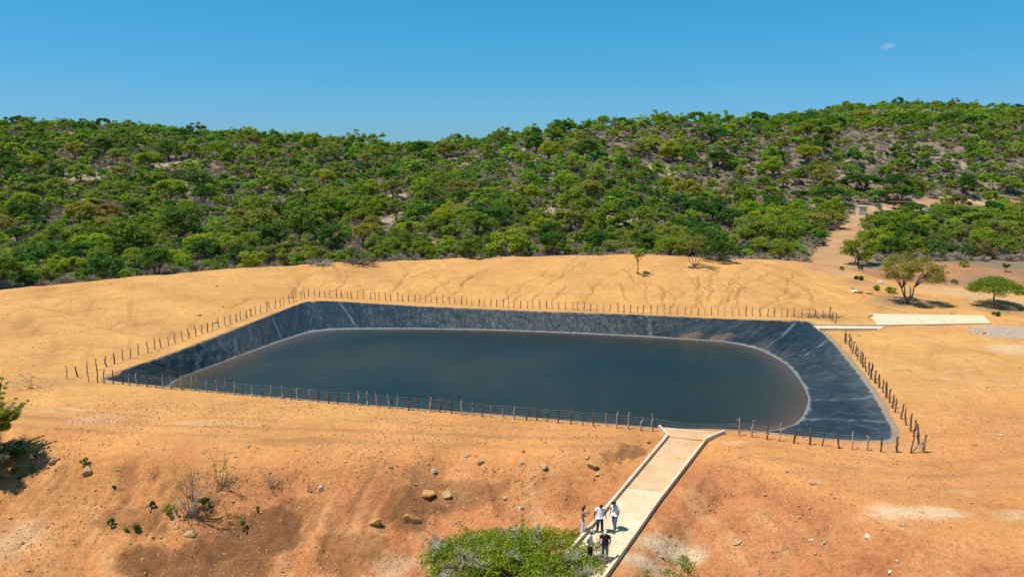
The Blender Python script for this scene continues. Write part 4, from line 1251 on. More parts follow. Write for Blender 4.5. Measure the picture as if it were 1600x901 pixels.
big_crown(802, 866, -1.1, 5.8, 4, 'wide bright green feathery tree with grey twigs at the bottom edge, left of the ramp', 61, 60000, 110, 0.055, 0, 60, gray=0.45, sq=(1.0, 0.85))
big_crown(-46, 606, 4.4, 2.7, 5, 'bright green tree at the left edge casting shade on the sand', 62, 36000, 70, 0.05, 0, 34, 0.58, gray=0.3, style='round')
big_crown(-6, 694, 0.4, 1.9, 3, 'dark leafy tree low at the left edge below the bright one', 63, 16000, 40, 0.05, 0, 8, 0.7, kind='dark', gray=0.6, style='round')
own_tree(1068, 925, 74, 58, 'thin olive shrub with upright shoots at the bottom edge right of the ramp', 'olive', 'open', 900, 0.06, 64, 20, 0.25, 5, 0.3, 16, cat='shrub', name='shrub', r0=0.03, spread=0.5)
own_tree(1005, 925, 40, 36, 'small olive shrub at the bottom edge against the foot of the ramp', 'olive', 'open', 500, 0.06, 65, 12, 0.25, 4, 0.3, 9, cat='shrub', name='shrub', r0=0.025, spread=0.5)

# small green plants
def plant(px, py, w, h, label, kind='mid', n=260, leaf=0.05, seed=0, cat='plant', grp=None):
    p = hit(px, py); m_ = pxm(p); rng = np.random.default_rng(1000 + seed)
    R = w * m_ / 2; Ht = h * m_
    e = empty('green_plant', p, label, cat, grp)
    C, rr = crown_clumps(R * .8, Ht * .15, Ht * .8, rng, 'round', 9)
    V, Fq = leaves(C, rr * 1.2, n, leaf, rng, 0.9, 0.35, 1.4)
    link('foliage', mesh_np('foliage', V, Fq, LEAF[kind]), e)
    m = MB()
    for c in C[:6]: m.tube([[0, 0, -.03], c * [.4, .4, .5], c], [.014, .01, .005], 4, False)
    link('stem', m.mesh('stem', M_BARK), e)
PL = [(132,728,18,18,'leafy green plant just above the big tan boulder on the left slope'), (237,795,15,18,'upright green plant left of the dry branch heap'),
      (267,800,26,16,'spreading green plant under the left side of the dry branch heap'), (173,822,14,18,'dark green plant at the edge of the damp brown soil'),
      (214,828,12,12,'small green plant on the damp brown soil'), (195,828,8,8,'tiny yellowish green sprout on the damp brown soil'),
      (380,830,16,26,'tall leafy green plant on the right rim of the damp brown hollow'), (318,790,26,18,'bushy green plant right under the dry branch heap'),
      (297,780,10,14,'dark green sprig in the middle of the dry branch heap'), (22,740,16,12,'green tuft on the far left slope below the other tufts'),
      (56,716,14,14,'dark green tuft beside dead sticks on the far left slope'), (30,705,26,20,'wide green bush tuft at the shaded left edge'),
      (14,716,20,16,'dark green tuft at the very left edge in the shade'), (178,762,6,5,'tiny sprout in the middle of the pale left slope'),
      (1392,457,24,10,'green clump at the foot of the yellowing tree'), (1370,452,18,7,'flat green clump left of the one at the yellowing tree'),
      (1342,436,18,5,'low green weed on the rim of the sand bank'), (1508,416,22,12,'green shrub on the red earth in front of grey scrub'),
      (1492,442,14,8,'small green weed between the two lone trees'), (1570,424,14,22,'dark upright green bush near the right edge'),
      (1344,422,9,9,'dark little weed on the red soil below the leafy bush tree'), (1315,421,9,6,'low weed on the red road where it meets the bank'),
      (1556,492,16,6,'green weed just beyond the end of the pale path'), (402,798,8,10,'thin green sprout right of the damp brown hollow')]
for k, (a, b, w, h, lab) in enumerate(PL):
    plant(a, b, w, h, lab, ['mid', 'dark', 'bright'][k % 3] if 'dark' not in lab else 'dark', int(150 + 12 * w), 0.05 if b > 600 else 0.11, k)

# dry branches
def dry_branches(name, px, py, w, h, label, n, seed, mat, leaves_n=0, r=0.02, lean=0.0, cat='branches'):
    p = hit(px, py); m_ = pxm(p); rng = np.random.default_rng(seed)
    e = empty(name, p, label, cat); m = MB(); tips = []
    W = w * m_ / 2; Hh = h * m_
    for _ in range(n):
        a = rng.uniform(0, 6.283); x0 = rng.normal(0, W * .2); L = rng.uniform(.6, 1.1)
        end = np.array([x0 + math.cos(a) * W * L + lean * Hh, math.sin(a) * W * .6 * L, rng.uniform(.2, 1) * Hh])
        mid_ = end * [.5, .5, .62] + rng.normal(0, .1, 3) * W
        m.tube([[x0, 0, -.02], mid_, end], [r, r * .7, r * .3], 4, False); tips.append(end)
        for _ in range(4):
            s0 = mid_ + (end - mid_) * rng.random(); s1 = s0 + rng.normal(0, .22, 3) * W + [0, 0, .05]
            m.tube([s0, (s0 + s1) / 2 + rng.normal(0, .03, 3), s1], [r * .45, r * .3, r * .12], 3, False); tips.append(s1)
    link('branch', m.mesh('branch', mat), e)
    if leaves_n:
        T = np.array(tips); V, Fq = leaves(T, np.full(len(T), .16), leaves_n, .04, rng, 1, .4, 1.4)
        link('foliage', mesh_np('foliage', V, Fq, LEAF['olive']), e)
dry_branches('dry_shrub', 300, 806, 90, 84, 'tangled grey dry branches with a few green leaves on the left dam slope', 26, 1, M_TWIG, 700, 0.03, 0.25, 'shrub')
dry_branches('dry_shrub', 345, 765, 60, 66, 'thin half dead shrub with sparse yellow leaves right of the tangled dry branches', 13, 2, M_BARK, 420, 0.022, 0.1, 'shrub')
dry_branches('dry_shrub', 424, 762, 44, 44, 'small leafless grey bush on the slope left of a white stone', 15, 3, M_TWIG, 0, 0.016, 0, 'shrub')
dry_branches('dry_branch', 482, 768, 26, 16, 'dead twig lying against the white stone', 5, 4, M_BARK, 0, 0.02, 0, 'branch')
dry_branches('dry_branch', 66, 724, 26, 18, 'heap of grey dead sticks on the far left slope', 9, 5, M_TWIG, 0, 0.02, 0, 'branches')
dry_branches('dry_shrub', 55, 606, 90, 30, 'bare twiggy shrub trailing over the sand beside the left edge tree', 16, 6, M_TWIG, 0, 0.02, 0, 'shrub')
for q, (a, b, w, h, lab) in enumerate([(500,414,50,9,'brown heap of cut branches along the sand edge, left end of the brush line'), (560,412,70,10,'long brown heap of cut branches in the middle of the brush line'),
        (845,392,60,9,'heap of cleared brush behind the sand bank by the dense dark tree'), (900,391,70,10,'wide heap of cleared brush behind the middle of the sand bank'),
        (1120,405,50,6,'dark sticks lying on the red soil patch at the top of the bank'), (1075,396,40,6,'small heap of dead sticks behind the many stemmed tree')]):
    dry_branches('brush_pile', a, b, w, h, lab, 34, 20 + q, M_BARK if q % 2 else M_TWIG, 0, 0.06, 0, 'brush pile')
m = MB(); a = hit(1037, 398); b_ = hit(1048, 397)
o = a
m.tube(np.array([[0, 0, .1], [1.0, .2, 1.1], [1.7, .3, 2.1], [2.1, .3, 3.0]]), [.16, .13, .1, .06], 6)
m.tube(np.array([[1.2, .2, 1.4], [.8, .3, 2.0], [.5, .2, 2.3]]), [.07, .05, .02], 5)
tag(m.build('dead_trunk', M_TWIGP, None, True, o), 'pale leaning dead trunk without leaves at the top of the sand bank', 'dead trunk')

# ------------------------------------------------------------------ rocks one can point at
ROCKS = [(136,738,20,17,'t','large tan boulder with a dark underside on the left dam slope'), (502,764,12,11,'p','round white stone on the middle of the dam slope'),
 (678,737,11,11,'p','white stone high on the dam slope, right of the eroded streaks'), (670,772,26,13,'o','flat ochre boulder at the upper end of the dark brown streak'),
 (647,813,24,20,'o','blocky ochre boulder in the dark brown streak'), (589,818,17,17,'o','ochre boulder on the left end of the dark brown streak'),
 (700,774,20,12,'t','pale tan boulder right of the flat ochre one'), (752,722,16,9,'t','tan rock near the crest of the dam, above the white stone'),
 (650,756,8,5,'o','small reddish rock above the flat ochre boulder'), (926,727,22,11,'o','long ochre rock in the washed out cut left of the ramp'),
 (933,741,13,6,'t','small tan rock just below the long ochre rock'), (848,729,16,8,'t','flat tan rock on the slope left of the washed out cut'),
 (915,713,13,6,'o','ochre rock at the upper edge of the washed out cut'), (1014,691,9,8,'o','ochre rock beside the top of the left ramp kerb'),
 (817,706,9,8,'t','rounded tan rock close to the crest, above a pale pebble'), (815,725,7,7,'p','pale pebble below the rounded tan rock'),
 (814,794,10,7,'p','flat white stone left of the people, above the bright tree'), (967,722,10,12,'t','tan rock inside the washed out cut'),
 (789,778,8,6,'t','small tan rock on the slope below the long flat rock'), (82,720,16,9,'t','pale tan rock beside dead sticks on the left slope'),
 (1355,839,11,9,'p','pale round stone alone on the right foreground'), (1411,819,15,7,'t','broken tan stone right of the pale patch edge'),
 (1377,826,10,6,'o','dark ochre stone between the broken stone and the round one'), (1402,877,7,7,'p','small pale stone near the bottom right'),
 (1391,893,8,6,'p','small pale stone at the bottom edge on the right'), (1269,843,8,6,'p','small pale stone at the end of the long rill on the right'),
 (1288,848,8,6,'t','small tan stone right of the one by the long rill'), (1275,753,24,5,'t','row of low broken clods right of the ramp'),
 (1230,737,6,6,'t','little clod above the row of broken clods'), (1401,724,5,3,'o','dark little stone below the right fence'),
 (1377,757,4,3,'o','left one of two tiny dark stones on the track'), (1388,757,4,3,'o','right one of two tiny dark stones on the track'),
 (1522,695,9,5,'o','dark curved clod right of the fence corner'), (1564,680,7,4,'p','pale pebble far right of the fence corner'),
 (1517,785,9,4,'o','dark flat stone on the right foreground track'), (1150,847,22,6,'t','flat ochre slab of rock beside the white soil patch'),
 (470,862,8,5,'t','small stone in the soil at the bottom of the slope'), (730,712,9,6,'t','small tan rock at the crest of the dam left of the flat tan rock'), (610,730,7,5,'t','small stone high in the eroded streaks'), (540,720,6,4,'p','pale pebble at the crest above the white stone'), (300,835,18,12,'t','tan clod on the lower end of the dry branch heap'),
 (1335,456,12,6,'p','white lump in the rubble by the green clumps'), (1343,457,12,6,'o','reddish block in the rubble by the green clumps'), (1331,450,10,4,'t','tan clod at the top of the rubble by the green clumps'),
 (1358,458,12,4,'t','tan clod at the right end of the rubble'), (1376,440,10,4,'p','white stone on the rim above the rubble'), (1487,489,10,3,'t','yellow clod beside the pale path'),
 (1360,495,10,8,'t','broken stone at the left end of the pale path'), (1526,505,9,3,'o','clod of earth lying on the edge of the pale path'), (1341,524,12,4,'o','dark clod near the top of the right fence'),
 (1419,578,12,4,'o','dark stick like clod in the middle of the right field'), (1538,520,8,4,'o','dark clod left of the grey gravel patch'),
 (310,492,9,3,'o','dark clod on the left sand bank above the fence'), (338,447,6,3,'o','small dark clod high on the left sand bank'), (335,503,10,3,'t','flat clod above the left fence line'),
 (780,402,8,4,'t','clod on the crest of the bank')]
RMAT = {'t': M_ROCKT, 'p': M_ROCKP, 'o': M_ROCKO}
for k, (px, py, w, h, c, lab) in enumerate(ROCKS):
    p = hit(px, py); m_ = pxm(p); rng = np.random.default_rng(400 + k)
    V, Fc = rock_mesh(rng, 3, 0.2, 0.75)
    V = V / np.array([V[:, 0].max(), V[:, 1].max(), V[:, 2].max()])
    sx_, sz_ = w * m_ * 0.43, max(h * m_ * 0.48, 0.06)
    V = V * [sx_, sx_ * .8, sz_]
    o = link('rock', mesh_np('rock', V, Fc, RMAT[c]), None, (p[0], p[1], p[2] + sz_ * .35), 0)
    tag(o, lab, 'rock')
# loose stones and clods
def stones(name, n, fx, fy, smin, smax, mat, label, cat, seed):
    rng = np.random.default_rng(seed); m = MB()
    x = rng.uniform(*fx, n); y = rng.uniform(*fy, n); z = H(x, y)
    for k in range(n):
        s = smin + (smax - smin) * rng.random() ** 4
        V, Fc = RK0[int(rng.integers(len(RK0)))]
        m.add(V * [s, s, s * .8] + [x[k], y[k], z[k] + s * .15], Fc)
    return tag(m.build(name, mat), label, cat, kind='stuff')
RK0 = [rock_mesh(np.random.default_rng(70 + q), 1) for q in range(6)]
def keep_stones(name, n, mat, label, seed, lo, hi, dark):
    rng = np.random.default_rng(seed); m = MB()
    x = rng.uniform(-38, 42, n * 3); y = rng.uniform(36, 53, n * 3)
    w = fbm(x, y, 5, 4, 600 + seed); k_ = np.nonzero((w > -0.1) & (np.interp(x, edge_w[:, 0], edge_w[:, 1]) + 1 > y) & (seg_dist(x, y, ramp_mid)[0] > 2.6))[0][:n]
    x, y = x[k_], y[k_]; z = H(x, y)
    for k in range(len(x)):
        s = lo + (hi - lo) * rng.random() ** 5
        V, Fc = RK0[int(rng.integers(6))]
        m.add(V * [s, s, s * .8] + [x[k], y[k], z[k] + s * .2], Fc)
    tag(m.build(name, mat), label, 'stones', kind='stuff')
keep_stones('loose_stones', 1100, M_ROCKT, 'small tan stones and clods strewn over the dam face', 1, 0.03, 0.16, 0)
keep_stones('pale_pebbles', 260, M_ROCKP, 'small pale pebbles strewn over the dam face', 2, 0.025, 0.09, 0)
def specks(name, n, xr, yr, lo, hi, mat, label, cat, seed, straw=False):
    """thousands of tiny angular crumbs (or straws) on the bare soil"""
    rng = np.random.default_rng(seed)
    x = rng.uniform(*xr, n * 3); y = rng.uniform(*yr, n * 3)
    px_, py_ = project(x, y, x * 0)
    k_ = (fbm(x, y, 4, 4, seed) > -0.12) & ~inside(x, y, crest) & (seg_dist(x, y, ramp_mid)[0] > 2.5) & (px_ > -60) & (px_ < 1660)
    k_ = np.nonzero(k_)[0][:n]; x = x[k_]; y = y[k_]; z = H(x, y); n = len(x)
    s = lo + (hi - lo) * rng.random(n) ** 4
    if straw:
        a = rng.uniform(0, 6.28, n); L = s[:, None]; d = np.stack([np.cos(a), np.sin(a), rng.uniform(-.1, .35, n)], -1) * L; w = np.stack([-np.sin(a), np.cos(a), a * 0], -1) * .009
        c = np.stack([x, y, z + .02], -1); up_ = np.array([0, 0, .012])
        V = np.stack([c - w, c + w, c + d + w, c + d - w, c + d * .5 + up_], 1); T_ = [(0, 1, 4), (1, 2, 4), (2, 3, 4), (3, 0, 4)]
    else:
        base = rng.normal(0, .25, (n, 5, 3)) + np.array([(1, 0, -.3), (0, 1, -.3), (-1, 0, -.3), (0, -1, -.3), (0, 0, .7)])
        V = base * s[:, None, None] + np.stack([x, y, z], -1)[:, None, :]; T_ = [(0, 1, 4), (1, 2, 4), (2, 3, 4), (3, 0, 4)]
    Fc = (np.arange(n)[:, None, None] * 5 + np.array(T_)[None]).reshape(-1, 3)
    tag(link(name, mesh_np(name, V.reshape(-1, 3), Fc, mat)), label, cat, kind='stuff')
M_CRUMB = simple('soil_crumbs', (0.40, 0.205, 0.095), 0.95, 0.35, 0.7, 0)
specks('soil_crumbs', 24000, (-38, 46), (35, 58), 0.025, 0.12, M_CRUMB, 'fine crumbs of soil scattered over the dam and the near ground', 'soil crumbs', 71)
specks('soil_clods', 7000, (-70, 75), (56, 125), 0.03, 0.14, M_CRUMB, 'small clods scattered over the graded sand round the pond', 'clods', 72)
specks('straw', 1500, (-40, 48), (35, 62), 0.08, 0.42, M_BARK, 'dry straws and bits of twig lying on the bare soil', 'straw', 73, True)
m = MB(); rng = np.random.default_rng(77)
for k in range(9000):
    q = at(rng.uniform(1500, 1680), rng.uniform(500, 538)); 
    if ((q[0] - at(1590, 518)[0]) / 5.5) ** 2 + ((q[1] - at(1590, 518)[1]) / 3.2) ** 2 > 1: continue
    s = rng.uniform(.04, .085); V, Fc = RK0[int(rng.integers(6))]; m.add(V * [s, s, s * .5] + [q[0], q[1], hz(*q) + .01], Fc)
tag(m.build('gravel', simple('blue_grey_gravel', (0.38, 0.40, 0.42), 0.9, 0.2, 3, 0.2)), 'patch of blue grey gravel spread on the sand at the right edge', 'gravel', kind='stuff')
m = MB()
for k in range(500):
    q = hit(1280, 494)[:2] + rng.normal(0, 1, 2) * [1.6, .9]; s = rng.uniform(.04, .1); V, Fc = RK0[int(rng.integers(6))]; m.add(V * s + [q[0], q[1], hz(*q) + .02], Fc)
tag(m.build('soil_heap', simple('dark_loose_soil', (0.17, 0.10, 0.055), 0.95, 0.3, 3, 0.2)), 'low heap of dark loose soil at the liner corner by the far fence', 'soil', kind='stuff')

# ------------------------------------------------------------------ small structures far right
p = hit(1345, 334); m_ = pxm(p)
t = empty('water_tank', p, 'small whitewashed block tank beside the road among the trees', 'tank')
w_ = 12 * m_; h_ = 12 * m_
m = MB(); m.box((0, 0, h_ / 2 - .2), (w_, w_ * .9, h_ + .4)); wall_o = m.build('wall', simple('old_whitewash', (0.55, 0.50, 0.40), 0.9, 0.25, 1.5, 0.3), t)
m = MB(); m.box((0, 0, h_ + .06), (w_ * 1.12, w_ * 1.02, .12)); m.build('lid', M_KERB, t)
p = hit(1588, 320); m_ = pxm(p)
t = empty('corral_gate', p, 'rust red barred gate in the pale clearing at the right edge', 'gate')
RUST = simple('rust_red_paint', (0.28, 0.08, 0.04), 0.7, 0.3, 4, 0)
W_ = 22 * m_; H_ = 10 * m_
m = MB()
for q in np.linspace(.15, 1, 4): m.tube([[-W_ / 2, 0, H_ * q], [W_ / 2, 0, H_ * q]], .07, 5)
for q in np.linspace(-.5, .5, 6): m.tube([[W_ * q, 0, .1], [W_ * q, 0, H_]], .06, 5)
m.build('gate_frame', RUST, t)
for s_ in (-1, 1):
    m = MB(); m.tube([[s_ * (W_ / 2 + .15), 0, -.3], [s_ * (W_ / 2 + .15), 0, H_ * 1.12]], .13, 6); m.build('post', M_BARK, t)
p = hit(1407, 327); m_ = pxm(p)
t = empty('open_shed', p, 'low dark open shed under the trees right of the white tank', 'shed')
m = MB(); m.box((0, 0, 2.3), (34 * m_, 3.5, .12)); m.build('roof', simple('old_clay_roof', (0.16, 0.07, 0.05), 0.9, 0.3, 2, 0.3), t)
for q in (-1, -.35, .35, 1):
    m = MB(); m.tube([[q * 16 * m_, -1.5, -.3], [q * 16 * m_, -1.5, 2.25]], .09, 6); m.build('post', M_BARK, t)
    m = MB(); m.tube([[q * 16 * m_, 1.5, -.3], [q * 16 * m_, 1.5, 2.25]], .09, 6); m.build('post', M_BARK, t)

# ------------------------------------------------------------------ people
def skinned(name, pts, edges, rad, mat, parent, sub=2, root=0):
    """one continuous tapered surface grown over a skeleton"""
    me = bpy.data.meshes.new(name); me.from_pydata([tuple(p) for p in pts], edges, [])
    o = bpy.data.objects.new(name, me); COL.objects.link(o)
    sk = o.modifiers.new('skin', 'SKIN'); sk.use_smooth_shade = True
    for k, r in enumerate(rad):
        v = me.skin_vertices[0].data[k]; v.radius = (r, r) if not isinstance(r, tuple) else r; v.use_root = (k == root)
    sb = o.modifiers.new('sub', 'SUBSURF'); sb.levels = sub; sb.render_levels = sub
    dg = bpy.context.evaluated_depsgraph_get()
    nm = bpy.data.meshes.new_from_object(o.evaluated_get(dg)); nm.materials.clear(); nm.materials.append(mat)
    bpy.data.objects.remove(o); bpy.data.meshes.remove(me)
    nm.name = name
    return link(name, nm, parent)
def fabric(name, col): return simple(name, col, 0.85, 0.12, 12, 0.2, 0.01)
SKIN_D = simple('dark_skin', (0.13, 0.065, 0.04), 0.55, 0.1, 5, 0); SKIN_M = simple('brown_skin', (0.30, 0.15, 0.09), 0.55, 0.1, 5, 0); SKIN_L = simple('light_brown_skin', (0.45, 0.25, 0.16), 0.55, 0.1, 5, 0)
HAIR = simple('black_hair', (0.010, 0.008, 0.007), 0.5, 0.2, 20, 0.3); EYEM = simple('eye_dark', (0.02, 0.015, 0.012), 0.3, 0.1, 5, 0); LIPM = simple('lip', (0.25, 0.09, 0.07), 0.6, 0.1, 5, 0)
def person(px, py, rz, label, skin, shirt, trousers, shoes, h=1.74, step=0.0, arms=None, hair='short', hat=None, sleeve=0.5, belly=0.0, female=False, head_down=0.1, on_ramp=True, extra=None, skirt=False):
    if on_ramp: x, y = at_ramp(px, py); z = float(ramp_z(y)) + 0.035
    else:
        q = hit(px, py); x, y, z = q
    S = h / 1.74
    e = empty('person', (x, y, z), label, 'person', None, rz)
    e.scale = (S, S, S)
    # local frame: the person faces -Y; x is their left (seen from behind, right)
    sw = 0.175 if female else 0.225
    hipw = 0.095
    P = []; R = []; E = []
    def add(p, r, prev=None):
        P.append(np.array(p, float)); R.append(r)
        if prev is not None: E.append((prev, len(P) - 1))
        return len(P) - 1
    pel = add((0, 0, 0.95), (0.125 + belly * .3, 0.10 + belly * .3))
    wai = add((0, -belly * .3, 1.10), (0.12 + belly * .5, 0.095 + belly), pel)
    che = add((0, 0.0, 1.30), (0.14, 0.105), wai)
    nb = add((0, 0.01, 1.45), (0.085, 0.075), che)
    nk = add((0, 0.0 - .02 * head_down, 1.52), 0.052, nb)
    hb = add((0, -0.02 - .15 * head_down, 1.60), (0.074, 0.080), nk)
    ht = add((0, -0.02 - .30 * head_down, 1.70 - .05 * head_down), (0.080, 0.094), hb)
    J = {}
    arms = arms or [((0.26, 0.0, 1.16), (0.27, -0.06, 0.93)), ((-0.26, 0.0, 1.16), (-0.27, -0.06, 0.93))]
    for s, (el, wr) in zip((1, -1), arms):
        sh = add((s * sw * .9, 0, 1.42), 0.064, nb)
        el_ = np.array(el); wr_ = np.array(wr)
        m1 = add((np.array([s * sw, 0, 1.41]) + el_) / 2, 0.056, sh)
        ei = add(el_, 0.046, m1); m2 = add(el_ * .5 + wr_ * .5, 0.041, ei); wi = add(wr_, 0.029, m2)
        d = wr_ - el_; d /= np.linalg.norm(d)
        palm = add(wr_ + d * 0.055, (0.034, 0.02), wi)
        sd = np.array([0, 1, 0]) if abs(d[1]) < 0.8 else np.array([1.0, 0, 0])
        sd = sd - d * (sd @ d); sd /= np.linalg.norm(sd); inn = np.cross(d, sd) * (1 if s < 0 else -1)
        for q, (of, ln) in enumerate([(-.027, .072), (-.009, .082), (.009, .077), (.027, .060)]):
            f0 = add(wr_ + d * 0.095 + sd * of, 0.0095, palm)
            f1 = add(wr_ + d * (0.095 + ln * .55) + sd * of * 1.1 + inn * .008, 0.0085, f0)
            add(wr_ + d * (0.095 + ln * .9) + sd * of * 1.1 + inn * .03, 0.007, f1)
        t0 = add(wr_ + d * 0.05 - sd * .042 + inn * .006, 0.011, palm); add(wr_ + d * 0.095 - sd * .055 + inn * .015, 0.009, t0)
        J['el', s] = el_; J['wr', s] = wr_
    for s in (1, -1):
        fy = -step * s
        hp = add((s * hipw, 0, 0.90), 0.088, pel)
        kn = np.array([s * (hipw + .015), fy * .5 - .03 * (1 if step else .3), 0.49]); an = np.array([s * (hipw + .03), fy + .02, 0.09])
        tm_ = add((np.array([s * hipw, 0, .9]) + kn) / 2, 0.078, hp); k_ = add(kn, 0.054, tm_); c_ = add(kn * .6 + an * .4 + [0, .015, 0], 0.05, k_); a_ = add(an, 0.034, c_)
        add(an + [0, -.12, -.055], (0.04, 0.026), a_)
        J['kn', s] = kn; J['an', s] = an
    skinned('body', P, E, R, skin, e, 1 if False else 2)
    hc = np.array([0, -0.02 - .30 * head_down, 1.665])
    # face
    m = MB(); 
    for s in (1, -1): m.tube([hc + [s * .03, -.078, .0], hc + [s * .03, -.092, .0]], [.011, .004], 6)
    m.build('eye', EYEM, e)
    m = MB(); m.tube([hc + [0, -.08, .01], hc + [0, -.105, -.03], hc + [0, -.08, -.038]], [.008, .015, .01], 6); 
    for s in (1, -1): m.tube([hc + [s * .078, .01, .015], hc + [s * .088, .015, 0], hc + [s * .078, .005, -.03]], [.008, .016, .008], 5)
    m.build('nose_and_ears', skin, e)
    m = MB(); m.tube([hc + [-.025, -.08, -.06], hc + [0, -.09, -.06], hc + [.025, -.08, -.06]], [.004, .007, .004], 5); m.build('mouth', LIPM, e)
    # shirt
    sp = [(0, -belly * .3, 0.93), (0, -belly * .35, 1.09), (0, 0, 1.30), (0, 0.01, 1.44), (0, 0, 1.475)]
    sr = [(0.195 + belly * .4, 0.145 + belly * .7), (0.185 + belly * .5, 0.135 + belly), (0.20, 0.14), (0.12, 0.10), (0.075, 0.075)]
    if female: sr = [(0.125, 0.10), (0.105, 0.09), (0.135, 0.115), (0.085, 0.08), (0.06, 0.06)]
    se = [(0, 1), (1, 2), (2, 3), (3, 4)]
    for s, (el, wr) in zip((1, -1), arms):
        a = np.array([s * sw * .92, 0, 1.415]); el_ = np.array(el)
        k = len(sp); sp += [a, a + (el_ - a) * max(sleeve, .15) * .6, a + (el_ - a) * max(sleeve, .2)]; sr += [0.088 if not female else .06, 0.082 if not female else .052, 0.078 if not female else .05]
        se += [(3, k), (k, k + 1), (k + 1, k + 2)]
        if sleeve > 1.2:
            sp += [el_, el_ * .2 + np.array(wr) * .8]; sr += [.05, .042]; se += [(k + 2, k + 3), (k + 3, k + 4)]
    skinned('shirt', sp, se, sr, shirt, e, 2, 1)
    # trousers
    tp = [(0, 0, 0.99), (0, 0, 0.93)]; tr_ = [(0.15 + belly * .3, 0.118 + belly * .3), (0.155 + belly * .2, 0.122)]; te = [(0, 1)]
    for s in (1, -1):
        kn, an = J['kn', s], J['an', s]; k = len(tp)
        tp += [(s * hipw, 0, .86), (np.array([s * hipw, 0, .86]) + kn) / 2, kn, kn * .45 + an * .55, an + [0, 0.005, -.02]]
        tr_ += [.115, .108, .088, .080, .075] if not skirt else [.105, .105, .10, .105, .115]
        te += [(1, k), (k, k + 1), (k + 1, k + 2), (k + 2, k + 3), (k + 3, k + 4)]
    skinned('trousers', tp, te, tr_, trousers, e, 2, 1)
    for s in (1, -1):
        an = J['an', s]
        skinned('shoe', [an + [0, .045, -.055], an + [0, -.03, -.05], an + [0, -.13, -.06]], [(0, 1), (1, 2)], [(.045, .035), (.048, .04), (.045, .028)], shoes, e, 2, 1)
    # hair
    if hair == 'short':
        skinned('hair', [hc + [0, .03, .045], hc + [0, 0, .075], hc + [0, -.035, .07]], [(0, 1), (1, 2)], [(.076, .06), (.075, .035), (.06, .022)], HAIR, e, 2, 1)
    elif hair == 'long':
        skinned('hair', [hc + [0, -.03, .075], hc + [0, .02, .07], hc + [0, .055, -.02], hc + [0.01, .085, -.17], hc + [0.0, .09, -.33], hc + [0, .08, -.42]], [(0, 1), (1, 2), (2, 3), (3, 4), (4, 5)],
                [(.065, .035), (.10, .075), (.115, .08), (.13, .065), (.125, .055), (.07, .03)], HAIR, e, 2, 1)
    if hat:
        kind_, hm = hat; m = MB()
        th = np.arange(20) * 2 * math.pi / 20; c = hc + [0, 0, .05]
        prof = [(0.0, .085), (.05, .083), (.075, .06), (.084, .02), (.086, 0.0)]
        if kind_ == 'brim': prof += [(.15, -.015), (.165, -.005), (.165, -.012), (.086, -.012)]
        V = []
        for (r_, z_) in prof: V.append(np.column_stack([np.cos(th) * max(r_, .001), np.sin(th) * max(r_, .001) * 1.1, np.full(20, z_)]))
        V = np.vstack(V) + c; f = []
        for a in range(len(prof) - 1): f.append(np.stack([a * 20 + np.arange(20), (a + 1) * 20 + np.arange(20), (a + 1) * 20 + (np.arange(20) + 1) % 20, a * 20 + (np.arange(20) + 1) % 20], -1))
        m.add(V, np.vstack(f))
        if kind_ == 'cap':
            V = []; 
            for q in np.linspace(-1, 1, 7):
                V += [c + [q * .075, -.07, .0], c + [q * .068, -.165 + .045 * q * q, -.018]]
            V = np.array(V); V2 = V + [0, 0, .01]; n_ = 14
            f = [(2 * q, 2 * q + 2, 2 * q + 3, 2 * q + 1) for q in range(6)]; f2 = [tuple(a + 14 for a in t[::-1]) for t in f]
            m.add(np.vstack([V, V2]), f + f2)
        m.build('cap' if kind_ == 'cap' else 'hat', hm, e, True)
    if extra: extra(e, J)
    return e
WHITE = fabric('white_cotton', (0.80, 0.80, 0.80)); CREAM = fabric('cream_cotton', (0.70, 0.66, 0.55)); BLACKC = fabric('black_cotton', (0.016, 0.016, 0.018))
JEAN_D = fabric('dark_blue_denim', (0.030, 0.045, 0.09)); JEAN = fabric('blue_denim', (0.07, 0.12, 0.22)); PALEP = fabric('pale_grey_blue_cloth', (0.55, 0.57, 0.64)); DARKP = fabric('charcoal_cloth', (0.03, 0.03, 0.035))
OLIVEP = fabric('grey_green_cloth', (0.12, 0.15, 0.12)); SHOE_B = simple('black_shoes', (0.02, 0.018, 0.016), 0.5); SHOE_T = simple('tan_shoes', (0.25, 0.17, 0.11), 0.7); PINK = fabric('pale_pink_cloth', (0.62, 0.42, 0.40))
D = math.radians
def phone(e, J):
    m = MB(); w1 = J['wr', 1] + [-.02, -.12, .03]; m.box(w1, (.075, .012, .15)); m.build('phone', BLACKC, e)
def strap(e, J):
    m = MB(); m.tube([(.10, -.01, 1.47), (.06, -.13, 1.36), (-.03, -.15, 1.2), (-.13, -.10, 1.03)], [.02, .02, .02, .02], 5); m.build('strap', BLACKC, e)
def badge(e, J):
    m = MB(); m.box((.07, -.128, 1.36), (.06, .01, .06)); m.build('badge', SHOE_T, e)
person(910, 833, D(100), 'woman with long black hair and pale trousers standing on the left kerb, holding something up', SKIN_M, PINK, PALEP, SHOE_T, 1.66, 0.05,
       [((0.21, -0.10, 1.18), (0.10, -0.30, 1.28)), ((-0.21, -0.10, 1.18), (-0.08, -0.30, 1.26))], 'long', None, 0.25, 0, True, 0.2, extra=phone, skirt=True)
person(937, 831, D(8), 'bald man in a white polo shirt and dark jeans facing the camera, looking down', SKIN_D, WHITE, JEAN_D, SHOE_B, 1.80, 0.05,
       [((0.30, 0.02, 1.16), (0.33, -0.04, 0.93)), ((-0.31, 0.02, 1.16), (-0.34, -0.04, 0.93))], 'short', None, 0.62, 0.045, False, 0.9)
